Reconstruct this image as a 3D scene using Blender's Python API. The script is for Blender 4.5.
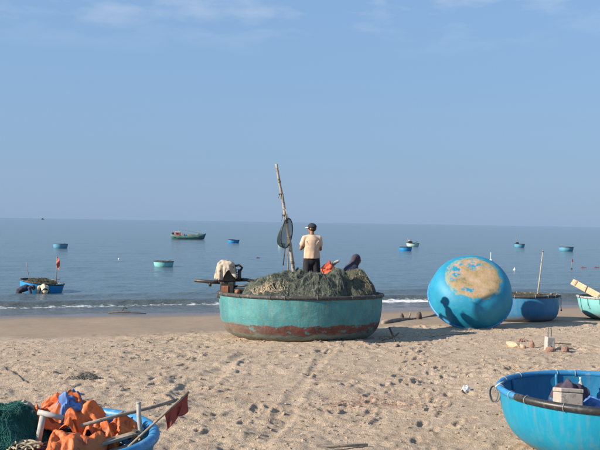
import bpy, bmesh, math, random
import numpy as np
from mathutils import Vector, Matrix, Euler

random.seed(7)
RNG = np.random.default_rng(7)
for o in list(bpy.data.objects):
    bpy.data.objects.remove(o)
SC = bpy.context.scene
COL = SC.collection

# ---------------------------------------------------------------- camera
CAMH = 2.6
F = 833.0                      # focal length in photo pixels (600 px wide)
cam_d = bpy.data.cameras.new('camera')
cam = bpy.data.objects.new('camera', cam_d)
COL.objects.link(cam)
cam_d.sensor_width = 36.0
cam_d.lens = 36.0 * F / 600.0
cam_d.clip_start = 0.1
cam_d.clip_end = 60000
ROLL = math.radians(0.9)
PITCH = math.radians(-0.185)
cam.matrix_world = (Matrix.Translation((0, 0, CAMH)) @ Matrix.Rotation(math.radians(90) + PITCH, 4, 'X')
                    @ Matrix.Rotation(ROLL, 4, 'Z'))
SC.camera = cam
CAMR = cam.matrix_world.to_3x3()

# ---------------------------------------------------------------- light
SUN_EL = math.radians(26.5)
SUN_TRAVEL = Vector((0.935, 0.356, 0)).normalized()        # horizontal direction the light travels in
SUN_DIR = Vector((-SUN_TRAVEL.x * math.cos(SUN_EL), -SUN_TRAVEL.y * math.cos(SUN_EL), math.sin(SUN_EL)))
w = bpy.data.worlds.new('World')
SC.world = w
w.use_nodes = True
nt = w.node_tree
nt.nodes.clear()
wo = nt.nodes.new('ShaderNodeOutputWorld')
bg = nt.nodes.new('ShaderNodeBackground')
sky = nt.nodes.new('ShaderNodeTexSky')
sky.sky_type = 'NISHITA'
sky.sun_disc = False
sky.sun_elevation = SUN_EL
sky.sun_rotation = math.atan2(SUN_DIR.x, SUN_DIR.y)
sky.altitude = 0
sky.air_density = 1.25
sky.dust_density = 0.4
sky.ozone_density = 2.0
bg.inputs['Strength'].default_value = 0.08
VEIL = ((2.0, 2.95, 4.45), (1.85, 3.45, 6.0))
tc = nt.nodes.new('ShaderNodeTexCoord')
# thin cirrus wisps high in the sky, all the way round
mp = nt.nodes.new('ShaderNodeMapping')
mp.inputs['Scale'].default_value = (9.0, 9.0, 30.0)
mp.inputs['Location'].default_value = (8.22, 12.6, 4.2)
nz = nt.nodes.new('ShaderNodeTexNoise')
nz.inputs['Scale'].default_value = 1.25
nz.inputs['Detail'].default_value = 5
nz.inputs['Roughness'].default_value = 0.55
rp = nt.nodes.new('ShaderNodeValToRGB')
rp.color_ramp.elements[0].position = 0.46
rp.color_ramp.elements[1].position = 0.78
sep = nt.nodes.new('ShaderNodeSeparateXYZ')
mr = nt.nodes.new('ShaderNodeMapRange')
mr.inputs['From Min'].default_value = 0.19
mr.inputs['From Max'].default_value = 0.27
mul = nt.nodes.new('ShaderNodeMath'); mul.operation = 'MULTIPLY'
mul2 = nt.nodes.new('ShaderNodeMath'); mul2.operation = 'MULTIPLY'
mul2.inputs[1].default_value = 0.55
mixc = nt.nodes.new('ShaderNodeMix'); mixc.data_type = 'RGBA'
mixc.inputs['B'].default_value = (5.6, 5.9, 6.6, 1)
tint = nt.nodes.new('ShaderNodeMix'); tint.data_type = 'RGBA'; tint.blend_type = 'MULTIPLY'
tint.inputs['Factor'].default_value = 1.0
tint.inputs['B'].default_value = (0.78, 0.95, 1.1, 1)
L = nt.links.new
L(tc.outputs['Generated'], mp.inputs['Vector']); L(mp.outputs['Vector'], nz.inputs['Vector'])
L(nz.outputs['Fac'], rp.inputs['Fac']); L(tc.outputs['Generated'], sep.inputs['Vector'])
L(sep.outputs['Z'], mr.inputs['Value']); L(rp.outputs['Color'], mul.inputs[0]); L(mr.outputs['Result'], mul.inputs[1])
L(mul.outputs['Value'], mul2.inputs[0]); L(mul2.outputs['Value'], mixc.inputs['Factor'])
# humid sea air: an even pale-blue veil over the clear sky, thickest low down, the same all the way round
veil = nt.nodes.new('ShaderNodeMix'); veil.data_type = 'RGBA'
vr = nt.nodes.new('ShaderNodeValToRGB')
vr.color_ramp.elements[0].position = 0.0; vr.color_ramp.elements[0].color = (VEIL[0][0] / 8, VEIL[0][1] / 8, VEIL[0][2] / 8, 1)
vr.color_ramp.elements[1].position = 0.45; vr.color_ramp.elements[1].color = (VEIL[1][0] / 8, VEIL[1][1] / 8, VEIL[1][2] / 8, 1)
vs_ = nt.nodes.new('ShaderNodeVectorMath'); vs_.operation = 'SCALE'; vs_.inputs['Scale'].default_value = 8.0
vf = nt.nodes.new('ShaderNodeMapRange')
vf.inputs['From Min'].default_value = 0.0; vf.inputs['From Max'].default_value = 0.6
vf.inputs['To Min'].default_value = 0.93; vf.inputs['To Max'].default_value = 0.45
L(sep.outputs['Z'], vr.inputs['Fac']); L(vr.outputs['Color'], vs_.inputs[0]); L(sep.outputs['Z'], vf.inputs['Value'])
L(vf.outputs['Result'], veil.inputs['Factor']); L(vs_.outputs['Vector'], veil.inputs['B'])
L(sky.outputs['Color'], tint.inputs['A']); L(tint.outputs['Result'], veil.inputs['A']); L(veil.outputs['Result'], mixc.inputs['A'])
L(mixc.outputs['Result'], bg.inputs['Color']); L(bg.outputs['Background'], wo.inputs['Surface'])

sun_d = bpy.data.lights.new('sun', 'SUN')
sun_d.energy = 4.9
sun_d.angle = math.radians(0.55)
sun_d.color = (1.0, 0.89, 0.75)
sun = bpy.data.objects.new('sun', sun_d)
COL.objects.link(sun)
sun.rotation_euler = SUN_DIR.to_track_quat('Z', 'Y').to_euler()
sun.location = SUN_DIR * 60

SC.view_settings.view_transform = 'Standard'
SC.view_settings.look = 'None'
SC.view_settings.gamma = 1
SC.view_settings.exposure = 0.76

# ---------------------------------------------------------------- numeric helpers
def _hash(ix, iy, iz):
    n = (ix.astype(np.int64) * 374761393 + iy.astype(np.int64) * 668265263 + iz.astype(np.int64) * 2147483647)
    n = (n ^ (n >> 13)) * 1274126177
    n = n & 0x7fffffff
    n = (n ^ (n >> 16)) * 69069
    return ((n >> 5) & 0xffff) / 65535.0
def vnoise(x, y, z=None):
    x = np.asarray(x, float); y = np.asarray(y, float)
    z = np.zeros_like(x) if z is None else np.asarray(z, float)
    x, y, z = np.broadcast_arrays(x, y, z)
    x0 = np.floor(x); y0 = np.floor(y); z0 = np.floor(z)
    fx, fy, fz = x - x0, y - y0, z - z0
    fx = fx * fx * (3 - 2 * fx); fy = fy * fy * (3 - 2 * fy); fz = fz * fz * (3 - 2 * fz)
    r = 0
    for dx in (0, 1):
        for dy in (0, 1):
            for dz in (0, 1):
                wt = (fx if dx else 1 - fx) * (fy if dy else 1 - fy) * (fz if dz else 1 - fz)
                r = r + wt * _hash(x0 + dx, y0 + dy, z0 + dz)
    return r
def fbm(x, y, z=None, oct=4, gain=0.5):
    a, s, t = 1.0, 0.0, 0.0
    for i in range(oct):
        f = 2.03 ** i
        s = s + a * (vnoise(np.asarray(x) * f + 17.3 * i, np.asarray(y) * f + 5.7 * i, None if z is None else np.asarray(z) * f + 3.1 * i) - 0.5)
        t += a; a *= gain
    return s / t * 2
def ridged(x, y, z=None, oct=3):
    a, s, t = 1.0, 0.0, 0.0
    for i in range(oct):
        f = 2.1 ** i
        n = vnoise(np.asarray(x) * f + 9.1 * i, np.asarray(y) * f + 3.3 * i, None if z is None else np.asarray(z) * f + 1.7 * i)
        s = s + a * (1 - np.abs(2 * n - 1)); t += a; a *= 0.5
    return s / t
def smooth(a, b, x):
    t = np.clip((np.asarray(x, float) - a) / (b - a), 0, 1)
    return t * t * (3 - 2 * t)

SEA_Z = -0.8
SHEAR = 0.33
def zbase(x, y):
    s = np.asarray(y, float) - SHEAR * np.asarray(x, float)
    t = (s - 17.5) / 1.2
    sp = np.where(t > 20, t, np.log1p(np.exp(np.minimum(t, 20)))) * 1.2
    return np.maximum(-0.0545 * sp - 0.035 * np.maximum(s - 33.0, 0), -9.0)

def ray(px, py):
    v = CAMR @ Vector(((px - 300) / F, -(py - 225) / F, -1.0))
    return v / v.y
def at(px, py, Y):
    v = ray(px, py)
    return Vector((v.x * Y, Y, CAMH + v.z * Y))
def on_ground(px, py):
    v = ray(px, py)
    d = 4.0
    while d < 200:
        if CAMH + v.z * d < float(zbase(v.x * d, d)):
            break
        d += 0.01
    return Vector((v.x * d, d, float(zbase(v.x * d, d))))
def on_sea(px, py):
    v = ray(px, py)
    d = (SEA_Z - CAMH) / v.z
    return Vector((v.x * d, d, SEA_Z))

# ---------------------------------------------------------------- mesh collector
class MB:
    def __init__(self):
        self.v = []; self.f = []
    def add(self, verts, faces):
        b = len(self.v)
        self.v.extend([tuple(p) for p in verts])
        self.f.extend([tuple(i + b for i in f) for f in faces])
        return self
    def box(self, c, size, rot=None, jitter=0):
        c = Vector(c); h = Vector(size) / 2
        vs = []
        for x in (-1, 1):
            for y in (-1, 1):
                for z in (-1, 1):
                    p = Vector((x * h.x, y * h.y, z * h.z))
                    if jitter: p += Vector([random.uniform(-jitter, jitter) for _ in range(3)])
                    if rot is not None: p = rot @ p
                    vs.append(p + c)
        return self.add(vs, [(0, 1, 3, 2), (4, 6, 7, 5), (0, 4, 5, 1), (2, 3, 7, 6), (0, 2, 6, 4), (1, 5, 7, 3)])
    def tube(self, pts, rad, sides=6, closed=False, flat=1.0):
        pts = [Vector(p) for p in pts]; n = len(pts)
        if not hasattr(rad, '__len__'): rad = [rad] * n
        vs, fs = [], []
        up = None
        for i, p in enumerate(pts):
            a = pts[(i - 1) % n] if (closed or i > 0) else p
            b = pts[(i + 1) % n] if (closed or i < n - 1) else p
            t = (b - a)
            t = t.normalized() if t.length > 1e-9 else Vector((0, 0, 1))
            if up is None:
                up = Vector((0, 0, 1)) if abs(t.z) < 0.9 else Vector((1, 0, 0))
            s = t.cross(up)
            if s.length < 1e-6: s = t.cross(Vector((0.3, 0.8, 0.5)))
            s.normalize(); up = s.cross(t).normalized()
            for k in range(sides):
                an = 2 * math.pi * k / sides
                vs.append(p + s * (math.cos(an) * rad[i]) + up * (math.sin(an) * rad[i] * flat))
        m = n if closed else n - 1
        for i in range(m):
            for k in range(sides):
                j = (i + 1) % n; l = (k + 1) % sides
                fs.append((i * sides + k, i * sides + l, j * sides + l, j * sides + k))
        if not closed:
            fs.append(tuple(range(sides - 1, -1, -1)))
            fs.append(tuple((n - 1) * sides + k for k in range(sides)))
        return self.add(vs, fs)
    def lathe(self, prof, seg=64, wob=None):
        vs, fs = [], []
        m = len(prof)
        for k in range(seg):
            a = 2 * math.pi * k / seg
            g = wob(a) if wob else 1.0
            for (r, z) in prof:
                vs.append((math.cos(a) * r * g, math.sin(a) * r * g, z))
        for k in range(seg):
            j = (k + 1) % seg
            for i in range(m - 1):
                fs.append((k * m + i, j * m + i, j * m + i + 1, k * m + i + 1))
        return self.add(vs, fs)
    def ball(self, c, r, seg=12, rings=8, rot=None):
        r = Vector((r, r, r)) if not hasattr(r, '__len__') else Vector(r)
        vs = [];
        for i in range(rings + 1):
            th = math.pi * i / rings
            for k in range(seg):
                a = 2 * math.pi * k / seg
                p = Vector((math.sin(th) * math.cos(a) * r.x, math.sin(th) * math.sin(a) * r.y, math.cos(th) * r.z))
                if rot is not None: p = rot @ p
                vs.append(p + Vector(c))
        fs = [(i * seg + k, (i + 1) * seg + k, (i + 1) * seg + (k + 1) % seg, i * seg + (k + 1) % seg) for i in range(rings) for k in range(seg)]
        return self.add(vs, fs)
    def capsule(self, p0, p1, r0, r1, sides=14, flat=1.0, axis=None, caps=4):
        """closed tapered capsule; flat squashes it along 'axis'"""
        p0, p1 = Vector(p0), Vector(p1)
        t = (p1 - p0).normalized()
        ax = Vector(axis) if axis is not None else (Vector((0, 1, 0)) if abs(t.y) < 0.9 else Vector((1, 0, 0)))
        s = t.cross(ax).normalized(); u = s.cross(t).normalized()
        rings = []
        for i in range(caps + 1):
            a = math.pi / 2 * i / caps
            rings.append((p0 - t * (math.cos(a) * r0), max(math.sin(a) * r0, 1e-4)))
        for i in range(caps + 1):
            a = math.pi / 2 * i / caps
            rings.append((p1 + t * (math.sin(a) * r1), max(math.cos(a) * r1, 1e-4)))
        vs, fs = [], []
        for c, r in rings:
            for k in range(sides):
                an = 2 * math.pi * k / sides
                vs.append(c + s * math.cos(an) * r + u * math.sin(an) * r * flat)
        for i in range(len(rings) - 1):
            for k in range(sides):
                l = (k + 1) % sides
                fs.append((i * sides + k, i * sides + l, (i + 1) * sides + l, (i + 1) * sides + k))
        fs.append(tuple(range(sides - 1, -1, -1)))
        fs.append(tuple((len(rings) - 1) * sides + k for k in range(sides)))
        return self.add(vs, fs)
    def build(self, name, m, parent=None, smooth_=True, bevel=0, loc=None):
        me = bpy.data.meshes.new(name)
        me.from_pydata(self.v, [], self.f)
        bm = bmesh.new(); bm.from_mesh(me)
        bmesh.ops.remove_doubles(bm, verts=bm.verts, dist=1e-6)
        bmesh.ops.recalc_face_normals(bm, faces=bm.faces)
        bm.to_mesh(me); bm.free()
        return link(name, me, m, parent, smooth_, bevel, loc)

def link(name, me, m, parent=None, smooth_=True, bevel=0, loc=None):
    if m is not None: me.materials.append(m)
    if smooth_:
        me.shade_smooth()
    o = bpy.data.objects.new(name, me)
    COL.objects.link(o)
    if loc is not None: o.location = loc
    if parent is not None: o.parent = parent
    if bevel:
        b = o.modifiers.new('bevel', 'BEVEL'); b.width = bevel; b.segments = 2; b.limit_method = 'ANGLE'
    return o
def empty(name, loc, rz=0, rot=None):
    o = bpy.data.objects.new(name, None)
    COL.objects.link(o)
    o.empty_display_size = 0.2
    o.location = loc
    o.rotation_euler = rot if rot is not None else (0, 0, rz)
    return o
def tag(o, label=None, cat=None, group=None, kind=None):
    if label: o['label'] = label
    if cat: o['category'] = cat
    if group: o['group'] = group
    if kind: o['kind'] = kind
    return o
def grid_mesh(name, X, Y, Z, attrs=None):
    """tensor grid (rows, cols) to mesh through foreach_set"""
    nr, nc = X.shape
    me = bpy.data.meshes.new(name)
    co = np.stack([X, Y, Z], -1).reshape(-1, 3).astype(np.float32)
    idx = np.arange(nr * nc).reshape(nr, nc)
    q = np.stack([idx[:-1, :-1], idx[:-1, 1:], idx[1:, 1:], idx[1:, :-1]], -1).reshape(-1, 4)
    me.vertices.add(len(co)); me.vertices.foreach_set('co', co.ravel())
    me.loops.add(q.size); me.loops.foreach_set('vertex_index', q.ravel().astype(np.int32))
    me.polygons.add(len(q))
    me.polygons.foreach_set('loop_start', np.arange(0, q.size, 4, dtype=np.int32))
    me.polygons.foreach_set('loop_total', np.full(len(q), 4, np.int32))
    me.update(calc_edges=True)
    for k, a in (attrs or {}).items():
        at_ = me.attributes.new(k, 'FLOAT', 'POINT')
        at_.data.foreach_set('value', a.ravel().astype(np.float32))
    return me
def strands_mesh(name, paths, rad, sides=3):
    """many thin tubes of equal point count; paths (n, k, 3)"""
    P = np.asarray(paths, float); n, k, _ = P.shape
    T = np.gradient(P, axis=1)
    T /= np.linalg.norm(T, axis=2, keepdims=True) + 1e-9
    ref = np.zeros_like(T); ref[..., 0] = 0.31; ref[..., 1] = 0.55; ref[..., 2] = 0.77
    S = np.cross(T, ref); S /= np.linalg.norm(S, axis=2, keepdims=True) + 1e-9
    U = np.cross(S, T)
    V = []
    for j in range(sides):
        a = 2 * math.pi * j / sides
        V.append(P + rad * (math.cos(a) * S + math.sin(a) * U))
    V = np.stack(V, 2).reshape(-1, 3)
    idx = np.arange(n * k * sides).reshape(n, k, sides)
    q = np.stack([idx[:, :-1, :], np.roll(idx, -1, 2)[:, :-1, :], np.roll(idx, -1, 2)[:, 1:, :], idx[:, 1:, :]], -1).reshape(-1, 4)
    me = bpy.data.meshes.new(name)
    me.vertices.add(len(V)); me.vertices.foreach_set('co', V.astype(np.float32).ravel())
    me.loops.add(q.size); me.loops.foreach_set('vertex_index', q.ravel().astype(np.int32))
    me.polygons.add(len(q))
    me.polygons.foreach_set('loop_start', np.arange(0, q.size, 4, dtype=np.int32))
    me.polygons.foreach_set('loop_total', np.full(len(q), 4, np.int32))
    me.update(calc_edges=True)
    return me

# ---------------------------------------------------------------- materials
class NT:
    def __init__(self, name):
        self.m = bpy.data.materials.new(name); self.m.use_nodes = True
        self.t = self.m.node_tree; self.b = self.t.nodes['Principled BSDF']
        self.tc = self.t.nodes.new('ShaderNodeTexCoord')
        self.obj = self.tc.outputs['Object']
        self._pos = None
    @property
    def pos(self):
        if self._pos is None: self._pos = self.t.nodes.new('ShaderNodeNewGeometry').outputs['Position']
        return self._pos
    def link(self, a, b): self.t.links.new(a, b)
    def mapping(self, vec, scale=(1, 1, 1), loc=(0, 0, 0), rot=(0, 0, 0)):
        n = self.t.nodes.new('ShaderNodeMapping'); self.link(vec, n.inputs['Vector'])
        n.inputs['Scale'].default_value = scale; n.inputs['Location'].default_value = loc; n.inputs['Rotation'].default_value = rot
        return n.outputs['Vector']
    def noise(self, vec, scale, detail=4, rough=0.55, dist=0):
        n = self.t.nodes.new('ShaderNodeTexNoise'); self.link(vec, n.inputs['Vector'])
        n.inputs['Scale'].default_value = scale; n.inputs['Detail'].default_value = detail
        n.inputs['Roughness'].default_value = rough; n.inputs['Distortion'].default_value = dist
        return n.outputs['Fac']
    def ramp(self, fac, stops):
        n = self.t.nodes.new('ShaderNodeValToRGB'); self.link(fac, n.inputs['Fac'])
        e = n.color_ramp.elements
        while len(e) < len(stops): e.new(0.5)
        for el, (p, c) in zip(e, stops):
            el.position = p
            el.color = (c, c, c, 1) if not hasattr(c, '__len__') else (c[0], c[1], c[2], 1)
        return n.outputs['Color']
    def mix(self, fac, a, b, mode='MIX'):
        n = self.t.nodes.new('ShaderNodeMix'); n.data_type = 'RGBA'; n.blend_type = mode
        for s, v in (('Factor', fac), ('A', a), ('B', b)):
            if hasattr(v, 'is_output') or isinstance(v, bpy.types.NodeSocket): self.link(v, n.inputs[s])
            elif s == 'Factor': n.inputs[s].default_value = v
            else: n.inputs[s].default_value = (v[0], v[1], v[2], 1)
        return n.outputs['Result']
    def math(self, op, a, b=None, clamp=False):
        n = self.t.nodes.new('ShaderNodeMath'); n.operation = op; n.use_clamp = clamp
        for i, v in enumerate((a, b)):
            if v is None: continue
            if isinstance(v, bpy.types.NodeSocket): self.link(v, n.inputs[i])
            else: n.inputs[i].default_value = v
        return n.outputs['Value']
    def xyz(self, vec):
        n = self.t.nodes.new('ShaderNodeSeparateXYZ'); self.link(vec, n.inputs[0]); return n.outputs
    def attr(self, name):
        n = self.t.nodes.new('ShaderNodeAttribute'); n.attribute_name = name; return n.outputs['Fac']
    def bump(self, h, strength=0.3, dist=0.01, normal=None):
        n = self.t.nodes.new('ShaderNodeBump'); self.link(h, n.inputs['Height'])
        n.inputs['Strength'].default_value = strength; n.inputs['Distance'].default_value = dist
        if normal is not None: self.link(normal, n.inputs['Normal'])
        return n.outputs['Normal']
    def set(self, color=None, rough=None, normal=None, **kw):
        for s, v in (('Base Color', color), ('Roughness', rough), ('Normal', normal)):
            if v is None: continue
            if isinstance(v, bpy.types.NodeSocket): self.link(v, self.b.inputs[s])
            elif s == 'Base Color': self.b.inputs[s].default_value = (v[0], v[1], v[2], 1)
            else: self.b.inputs[s].default_value = v
        for k, v in kw.items():
            self.b.inputs[k.replace('_', ' ')].default_value = v
        return self.m

def mottled(name, c1, c2, scale=8, rough=0.7, c3=None, bump=0.25, bscale=40, bdist=0.006, metallic=0, spec=None):
    n = NT(name)
    a = n.noise(n.obj, scale, 5, 0.6)
    c = n.ramp(a, [(0.35, c1), (0.65, c2)])
    if c3 is not None:
        b = n.noise(n.mapping(n.obj, loc=(4.1, 2.2, 7.7)), scale * 2.3, 6, 0.65)
        c = n.mix(n.ramp(b, [(0.56, 0), (0.64, 1)]), c, c3)
    nb = n.bump(n.noise(n.obj, bscale, 4, 0.6), bump, bdist)
    n.set(c, rough, nb, Metallic=metallic)
    if spec is not None: n.b.inputs['Specular IOR Level'].default_value = spec
    return n.m
def boat_paint(name, col, dark, dirt=(0.2, 0.16, 0.12), dirt_top=0.22, rough=0.42, streak=0.35, amount=0.6):
    """painted hull: faded patches, vertical run streaks, sand stain at the foot, scuffs"""
    n = NT(name)
    z = n.xyz(n.obj)[2]
    fade = n.noise(n.obj, 2.2, 5, 0.6)
    c = n.ramp(fade, [(0.32, dark), (0.62, col)])
    st = n.noise(n.mapping(n.obj, (9, 9, 0.7)), 2.0, 5, 0.6)
    c = n.mix(n.math('MULTIPLY', n.ramp(st, [(0.5, 0), (0.72, 1)]), streak), c, dirt)
    sc = n.noise(n.mapping(n.obj, (3, 3, 14)), 4.0, 6, 0.7)
    c = n.mix(n.math('MULTIPLY', n.ramp(sc, [(0.66, 0), (0.71, 1)]), 0.5), c, (min(1, col[0] * 1.5 + .12), min(1, col[1] * 1.1 + .1), min(1, col[2] * 1.1 + .1)))
    d = n.math('SUBTRACT', n.math('ADD', dirt_top * 0.6, n.math('MULTIPLY', n.noise(n.obj, 3.5, 6, 0.65), dirt_top)), z)
    dm = n.ramp(n.math('ADD', n.math('MULTIPLY', d, 6.0), 0.3), [(0.25, 0), (0.75, 1)])
    c = n.mix(n.math('MULTIPLY', dm, amount), c, dirt)
    nb = n.bump(n.noise(n.obj, 5, 5, 0.55), 0.22, 0.03)
    nb = n.bump(n.noise(n.obj, 60, 3, 0.6), 0.12, 0.004, nb)
    r = n.ramp(st, [(0.3, rough - 0.08), (0.7, rough + 0.2)])
    return n.set(c, r, nb)

M = {}
M['blue'] = boat_paint('blue_hull_paint', (0.002, 0.245, 0.385), (0.001, 0.20, 0.335), rough=0.42, streak=0.22, amount=0.5, dirt_top=0.2)
M['blue_in'] = boat_paint('blue_inner_paint', (0.008, 0.16, 0.31), (0.006, 0.12, 0.25), rough=0.5, streak=0.2, dirt_top=0.1)
M['mid_blue'] = boat_paint('mid_blue_paint', (0.03, 0.19, 0.36), (0.02, 0.13, 0.27), rough=0.5, streak=0.35)
M['sea_blue'] = boat_paint('bright_blue_paint', (0.01, 0.24, 0.52), (0.01, 0.18, 0.42), rough=0.5, streak=0.2)
M['aqua'] = boat_paint('aqua_paint', (0.20, 0.50, 0.50), (0.14, 0.40, 0.42), rough=0.55, streak=0.4)
M['teal'] = boat_paint('teal_paint', (0.06, 0.30, 0.33), (0.04, 0.22, 0.26), rough=0.55, streak=0.4)
M['pale_aqua'] = boat_paint('pale_aqua_paint', (0.42, 0.60, 0.56), (0.3, 0.5, 0.48), rough=0.55, streak=0.4)
M['sky_blue'] = boat_paint('sky_blue_paint', (0.09, 0.31, 0.46), (0.06, 0.24, 0.38), rough=0.55, streak=0.4)
M['green_boat'] = boat_paint('green_boat_paint', (0.04, 0.15, 0.145), (0.03, 0.10, 0.10), rough=0.55, streak=0.4)
M['rubber'] = mottled('black_rubber', (0.014, 0.014, 0.016), (0.032, 0.031, 0.031), 6, 0.42, (0.075, 0.07, 0.062), 0.2, 30)
M['dark_rim'] = mottled('weathered_dark_rim', (0.025, 0.024, 0.024), (0.06, 0.056, 0.05), 5, 0.7, (0.15, 0.135, 0.115), 0.5, 22, 0.012)
M['blue_rim'] = mottled('blue_rim_paint', (0.02, 0.17, 0.36), (0.04, 0.23, 0.44), 5, 0.5, (0.13, 0.28, 0.42), 0.25, 30)
M['cord'] = mottled('pale_cord', (0.45, 0.46, 0.42), (0.3, 0.33, 0.3), 30, 0.9)
M['dull_cord'] = mottled('dull_grey_cord', (0.14, 0.13, 0.12), (0.2, 0.19, 0.17), 30, 0.9)
M['green_cord'] = mottled('green_cord', (0.06, 0.16, 0.14), (0.1, 0.22, 0.19), 30, 0.9)
M['wood'] = mottled('weathered_wood', (0.20, 0.16, 0.12), (0.32, 0.27, 0.21), 9, 0.85, (0.1, 0.08, 0.06), 0.5, 30)
M['pale_wood'] = mottled('pale_plank', (0.42, 0.30, 0.18), (0.52, 0.38, 0.24), 6, 0.8, (0.3, 0.21, 0.13), 0.4, 30)
M['dark_wood'] = mottled('dark_wood', (0.05, 0.04, 0.033), (0.11, 0.09, 0.07), 9, 0.85, None, 0.5, 30)
M['bamboo'] = mottled('grey_bamboo', (0.26, 0.22, 0.18), (0.40, 0.35, 0.29), 5, 0.75, (0.09, 0.075, 0.06), 0.4, 30)
M['iron'] = mottled('oily_black_iron', (0.012, 0.012, 0.013), (0.04, 0.037, 0.034), 12, 0.5, (0.1, 0.055, 0.03), 0.4, 40)
M['rust'] = mottled('rusty_plate', (0.25, 0.09, 0.04), (0.36, 0.17, 0.09), 14, 0.85, (0.08, 0.05, 0.04), 0.5, 40)
M['cloth_white'] = mottled('dirty_white_cloth', (0.52, 0.46, 0.38), (0.34, 0.28, 0.21), 4, 0.95, (0.14, 0.11, 0.08), 0.3, 60)
M['orange'] = mottled('orange_tarpaulin', (0.50, 0.10, 0.02), (0.60, 0.145, 0.032), 5, 0.6, (0.30, 0.065, 0.018), 0.3, 25, 0.008)
M['blue_cloth'] = mottled('blue_tarpaulin', (0.06, 0.15, 0.38), (0.09, 0.2, 0.46), 5, 0.6, (0.04, 0.09, 0.25), 0.3, 25, 0.008)
M['maroon'] = mottled('maroon_flag_cloth', (0.22, 0.045, 0.035), (0.3, 0.07, 0.05), 9, 0.9, (0.13, 0.03, 0.03), 0.3, 60)
M['red_flag'] = mottled('faded_red_cloth', (0.5, 0.1, 0.07), (0.6, 0.17, 0.1), 9, 0.9, None, 0.3, 60)
M['red_orange'] = mottled('red_orange_cloth', (0.62, 0.09, 0.04), (0.7, 0.13, 0.06), 9, 0.85, None, 0.3, 60)
M['grey_pipe'] = mottled('grey_plastic_pipe', (0.3, 0.28, 0.255), (0.4, 0.38, 0.35), 8, 0.7, (0.18, 0.165, 0.145), 0.2, 30)
M['white'] = mottled('white_foam', (0.72, 0.70, 0.66), (0.62, 0.6, 0.55), 8, 0.85, (0.45, 0.42, 0.37), 0.4, 70)
M['grey_foam'] = mottled('grey_stained_foam', (0.34, 0.295, 0.245), (0.41, 0.36, 0.30), 8, 0.9, (0.24, 0.2, 0.165), 0.4, 70)
M['concrete'] = mottled('concrete', (0.34, 0.32, 0.29), (0.42, 0.4, 0.37), 14, 0.95, (0.26, 0.24, 0.21), 0.6, 60)
M['stone'] = mottled('reddish_stone', (0.2, 0.11, 0.08), (0.28, 0.17, 0.13), 14, 0.95, (0.12, 0.08, 0.07), 0.6, 40)
M['pale_stone'] = mottled('pale_rubble', (0.42, 0.30, 0.19), (0.5, 0.37, 0.25), 14, 0.95, (0.4, 0.32, 0.23), 0.6, 40)
M['dark_cloth'] = mottled('dark_plum_cloth', (0.035, 0.025, 0.04), (0.07, 0.05, 0.075), 9, 0.95, None, 0.4, 50)
M['net_grey'] = mottled('grey_green_net', (0.06, 0.075, 0.058), (0.16, 0.17, 0.125), 3.2, 0.95, (0.05, 0.07, 0.058), 0.9, 90, 0.02)
M['net_olive'] = mottled('olive_net', (0.075, 0.08, 0.055), (0.15, 0.15, 0.10), 6, 0.95, (0.2, 0.17, 0.1), 0.9, 90, 0.02)
M['net_green'] = mottled('dark_green_net', (0.008, 0.06, 0.048), (0.02, 0.12, 0.095), 9, 0.9, (0.03, 0.2, 0.16), 0.8, 70, 0.015)
M['twine_grey'] = mottled('grey_green_twine', (0.10, 0.125, 0.10), (0.27, 0.285, 0.225), 2.6, 0.95, (0.06, 0.085, 0.07))
M['twine_olive'] = mottled('olive_twine', (0.09, 0.105, 0.075), (0.23, 0.23, 0.165), 3, 0.95, (0.28, 0.25, 0.17))
M['twine_green'] = mottled('teal_green_twine', (0.01, 0.075, 0.062), (0.035, 0.2, 0.165), 4, 0.9)
M['net_teal'] = mottled('scoop_net_mesh', (0.02, 0.05, 0.05), (0.04, 0.075, 0.07), 9, 0.9)
M['grey_sack'] = mottled('grey_sack_cloth', (0.3, 0.27, 0.235), (0.38, 0.35, 0.3), 9, 0.95, (0.2, 0.18, 0.15))
M['rope'] = mottled('pale_manila_rope', (0.33, 0.26, 0.17), (0.44, 0.36, 0.25), 30, 0.95, (0.25, 0.2, 0.13), 0.5, 120)
M['net_beige'] = mottled('sandy_grey_net', (0.2, 0.18, 0.155), (0.3, 0.27, 0.23), 9, 0.95, None, 0.9, 60, 0.02)
M['skin'] = mottled('tanned_skin', (0.20, 0.095, 0.058), (0.26, 0.13, 0.08), 12, 0.55, None, 0.1, 90, 0.002)
M['hair'] = mottled('black_hair', (0.008, 0.007, 0.006), (0.02, 0.017, 0.014), 40, 0.6, None, 0.4, 120)
M['shirt'] = mottled('peach_shirt', (0.54, 0.38, 0.26), (0.62, 0.45, 0.32), 4, 0.9, None, 0.25, 14, 0.02)
M['shorts'] = mottled('black_shorts', (0.012, 0.012, 0.014), (0.025, 0.024, 0.027), 9, 0.9, None, 0.4, 14, 0.015)
M['cap'] = mottled('dark_navy_cap', (0.012, 0.014, 0.022), (0.022, 0.025, 0.036), 9, 0.85)
M['cap_white'] = mottled('white_cap_band', (0.7, 0.68, 0.64), (0.62, 0.6, 0.56), 9, 0.85)
M['hoodie'] = mottled('navy_hooded_jacket', (0.028, 0.032, 0.06), (0.05, 0.055, 0.09), 7, 0.95, None, 0.5, 14, 0.02)
M['mauve'] = mottled('mauve_hood_lining', (0.03, 0.028, 0.045), (0.062, 0.05, 0.07), 7, 0.95)
M['buoy_white'] = mottled('white_float', (0.75, 0.74, 0.7), (0.6, 0.6, 0.56), 9, 0.6)
M['paper'] = mottled('white_litter', (0.78, 0.77, 0.74), (0.7, 0.69, 0.66), 9, 0.9)
M['eye'] = NT('dark_eye').set((0.01, 0.008, 0.006), 0.25)
M['sole'] = mottled('dark_rubber_sandal', (0.02, 0.02, 0.02), (0.04, 0.04, 0.04), 9, 0.8)

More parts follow.
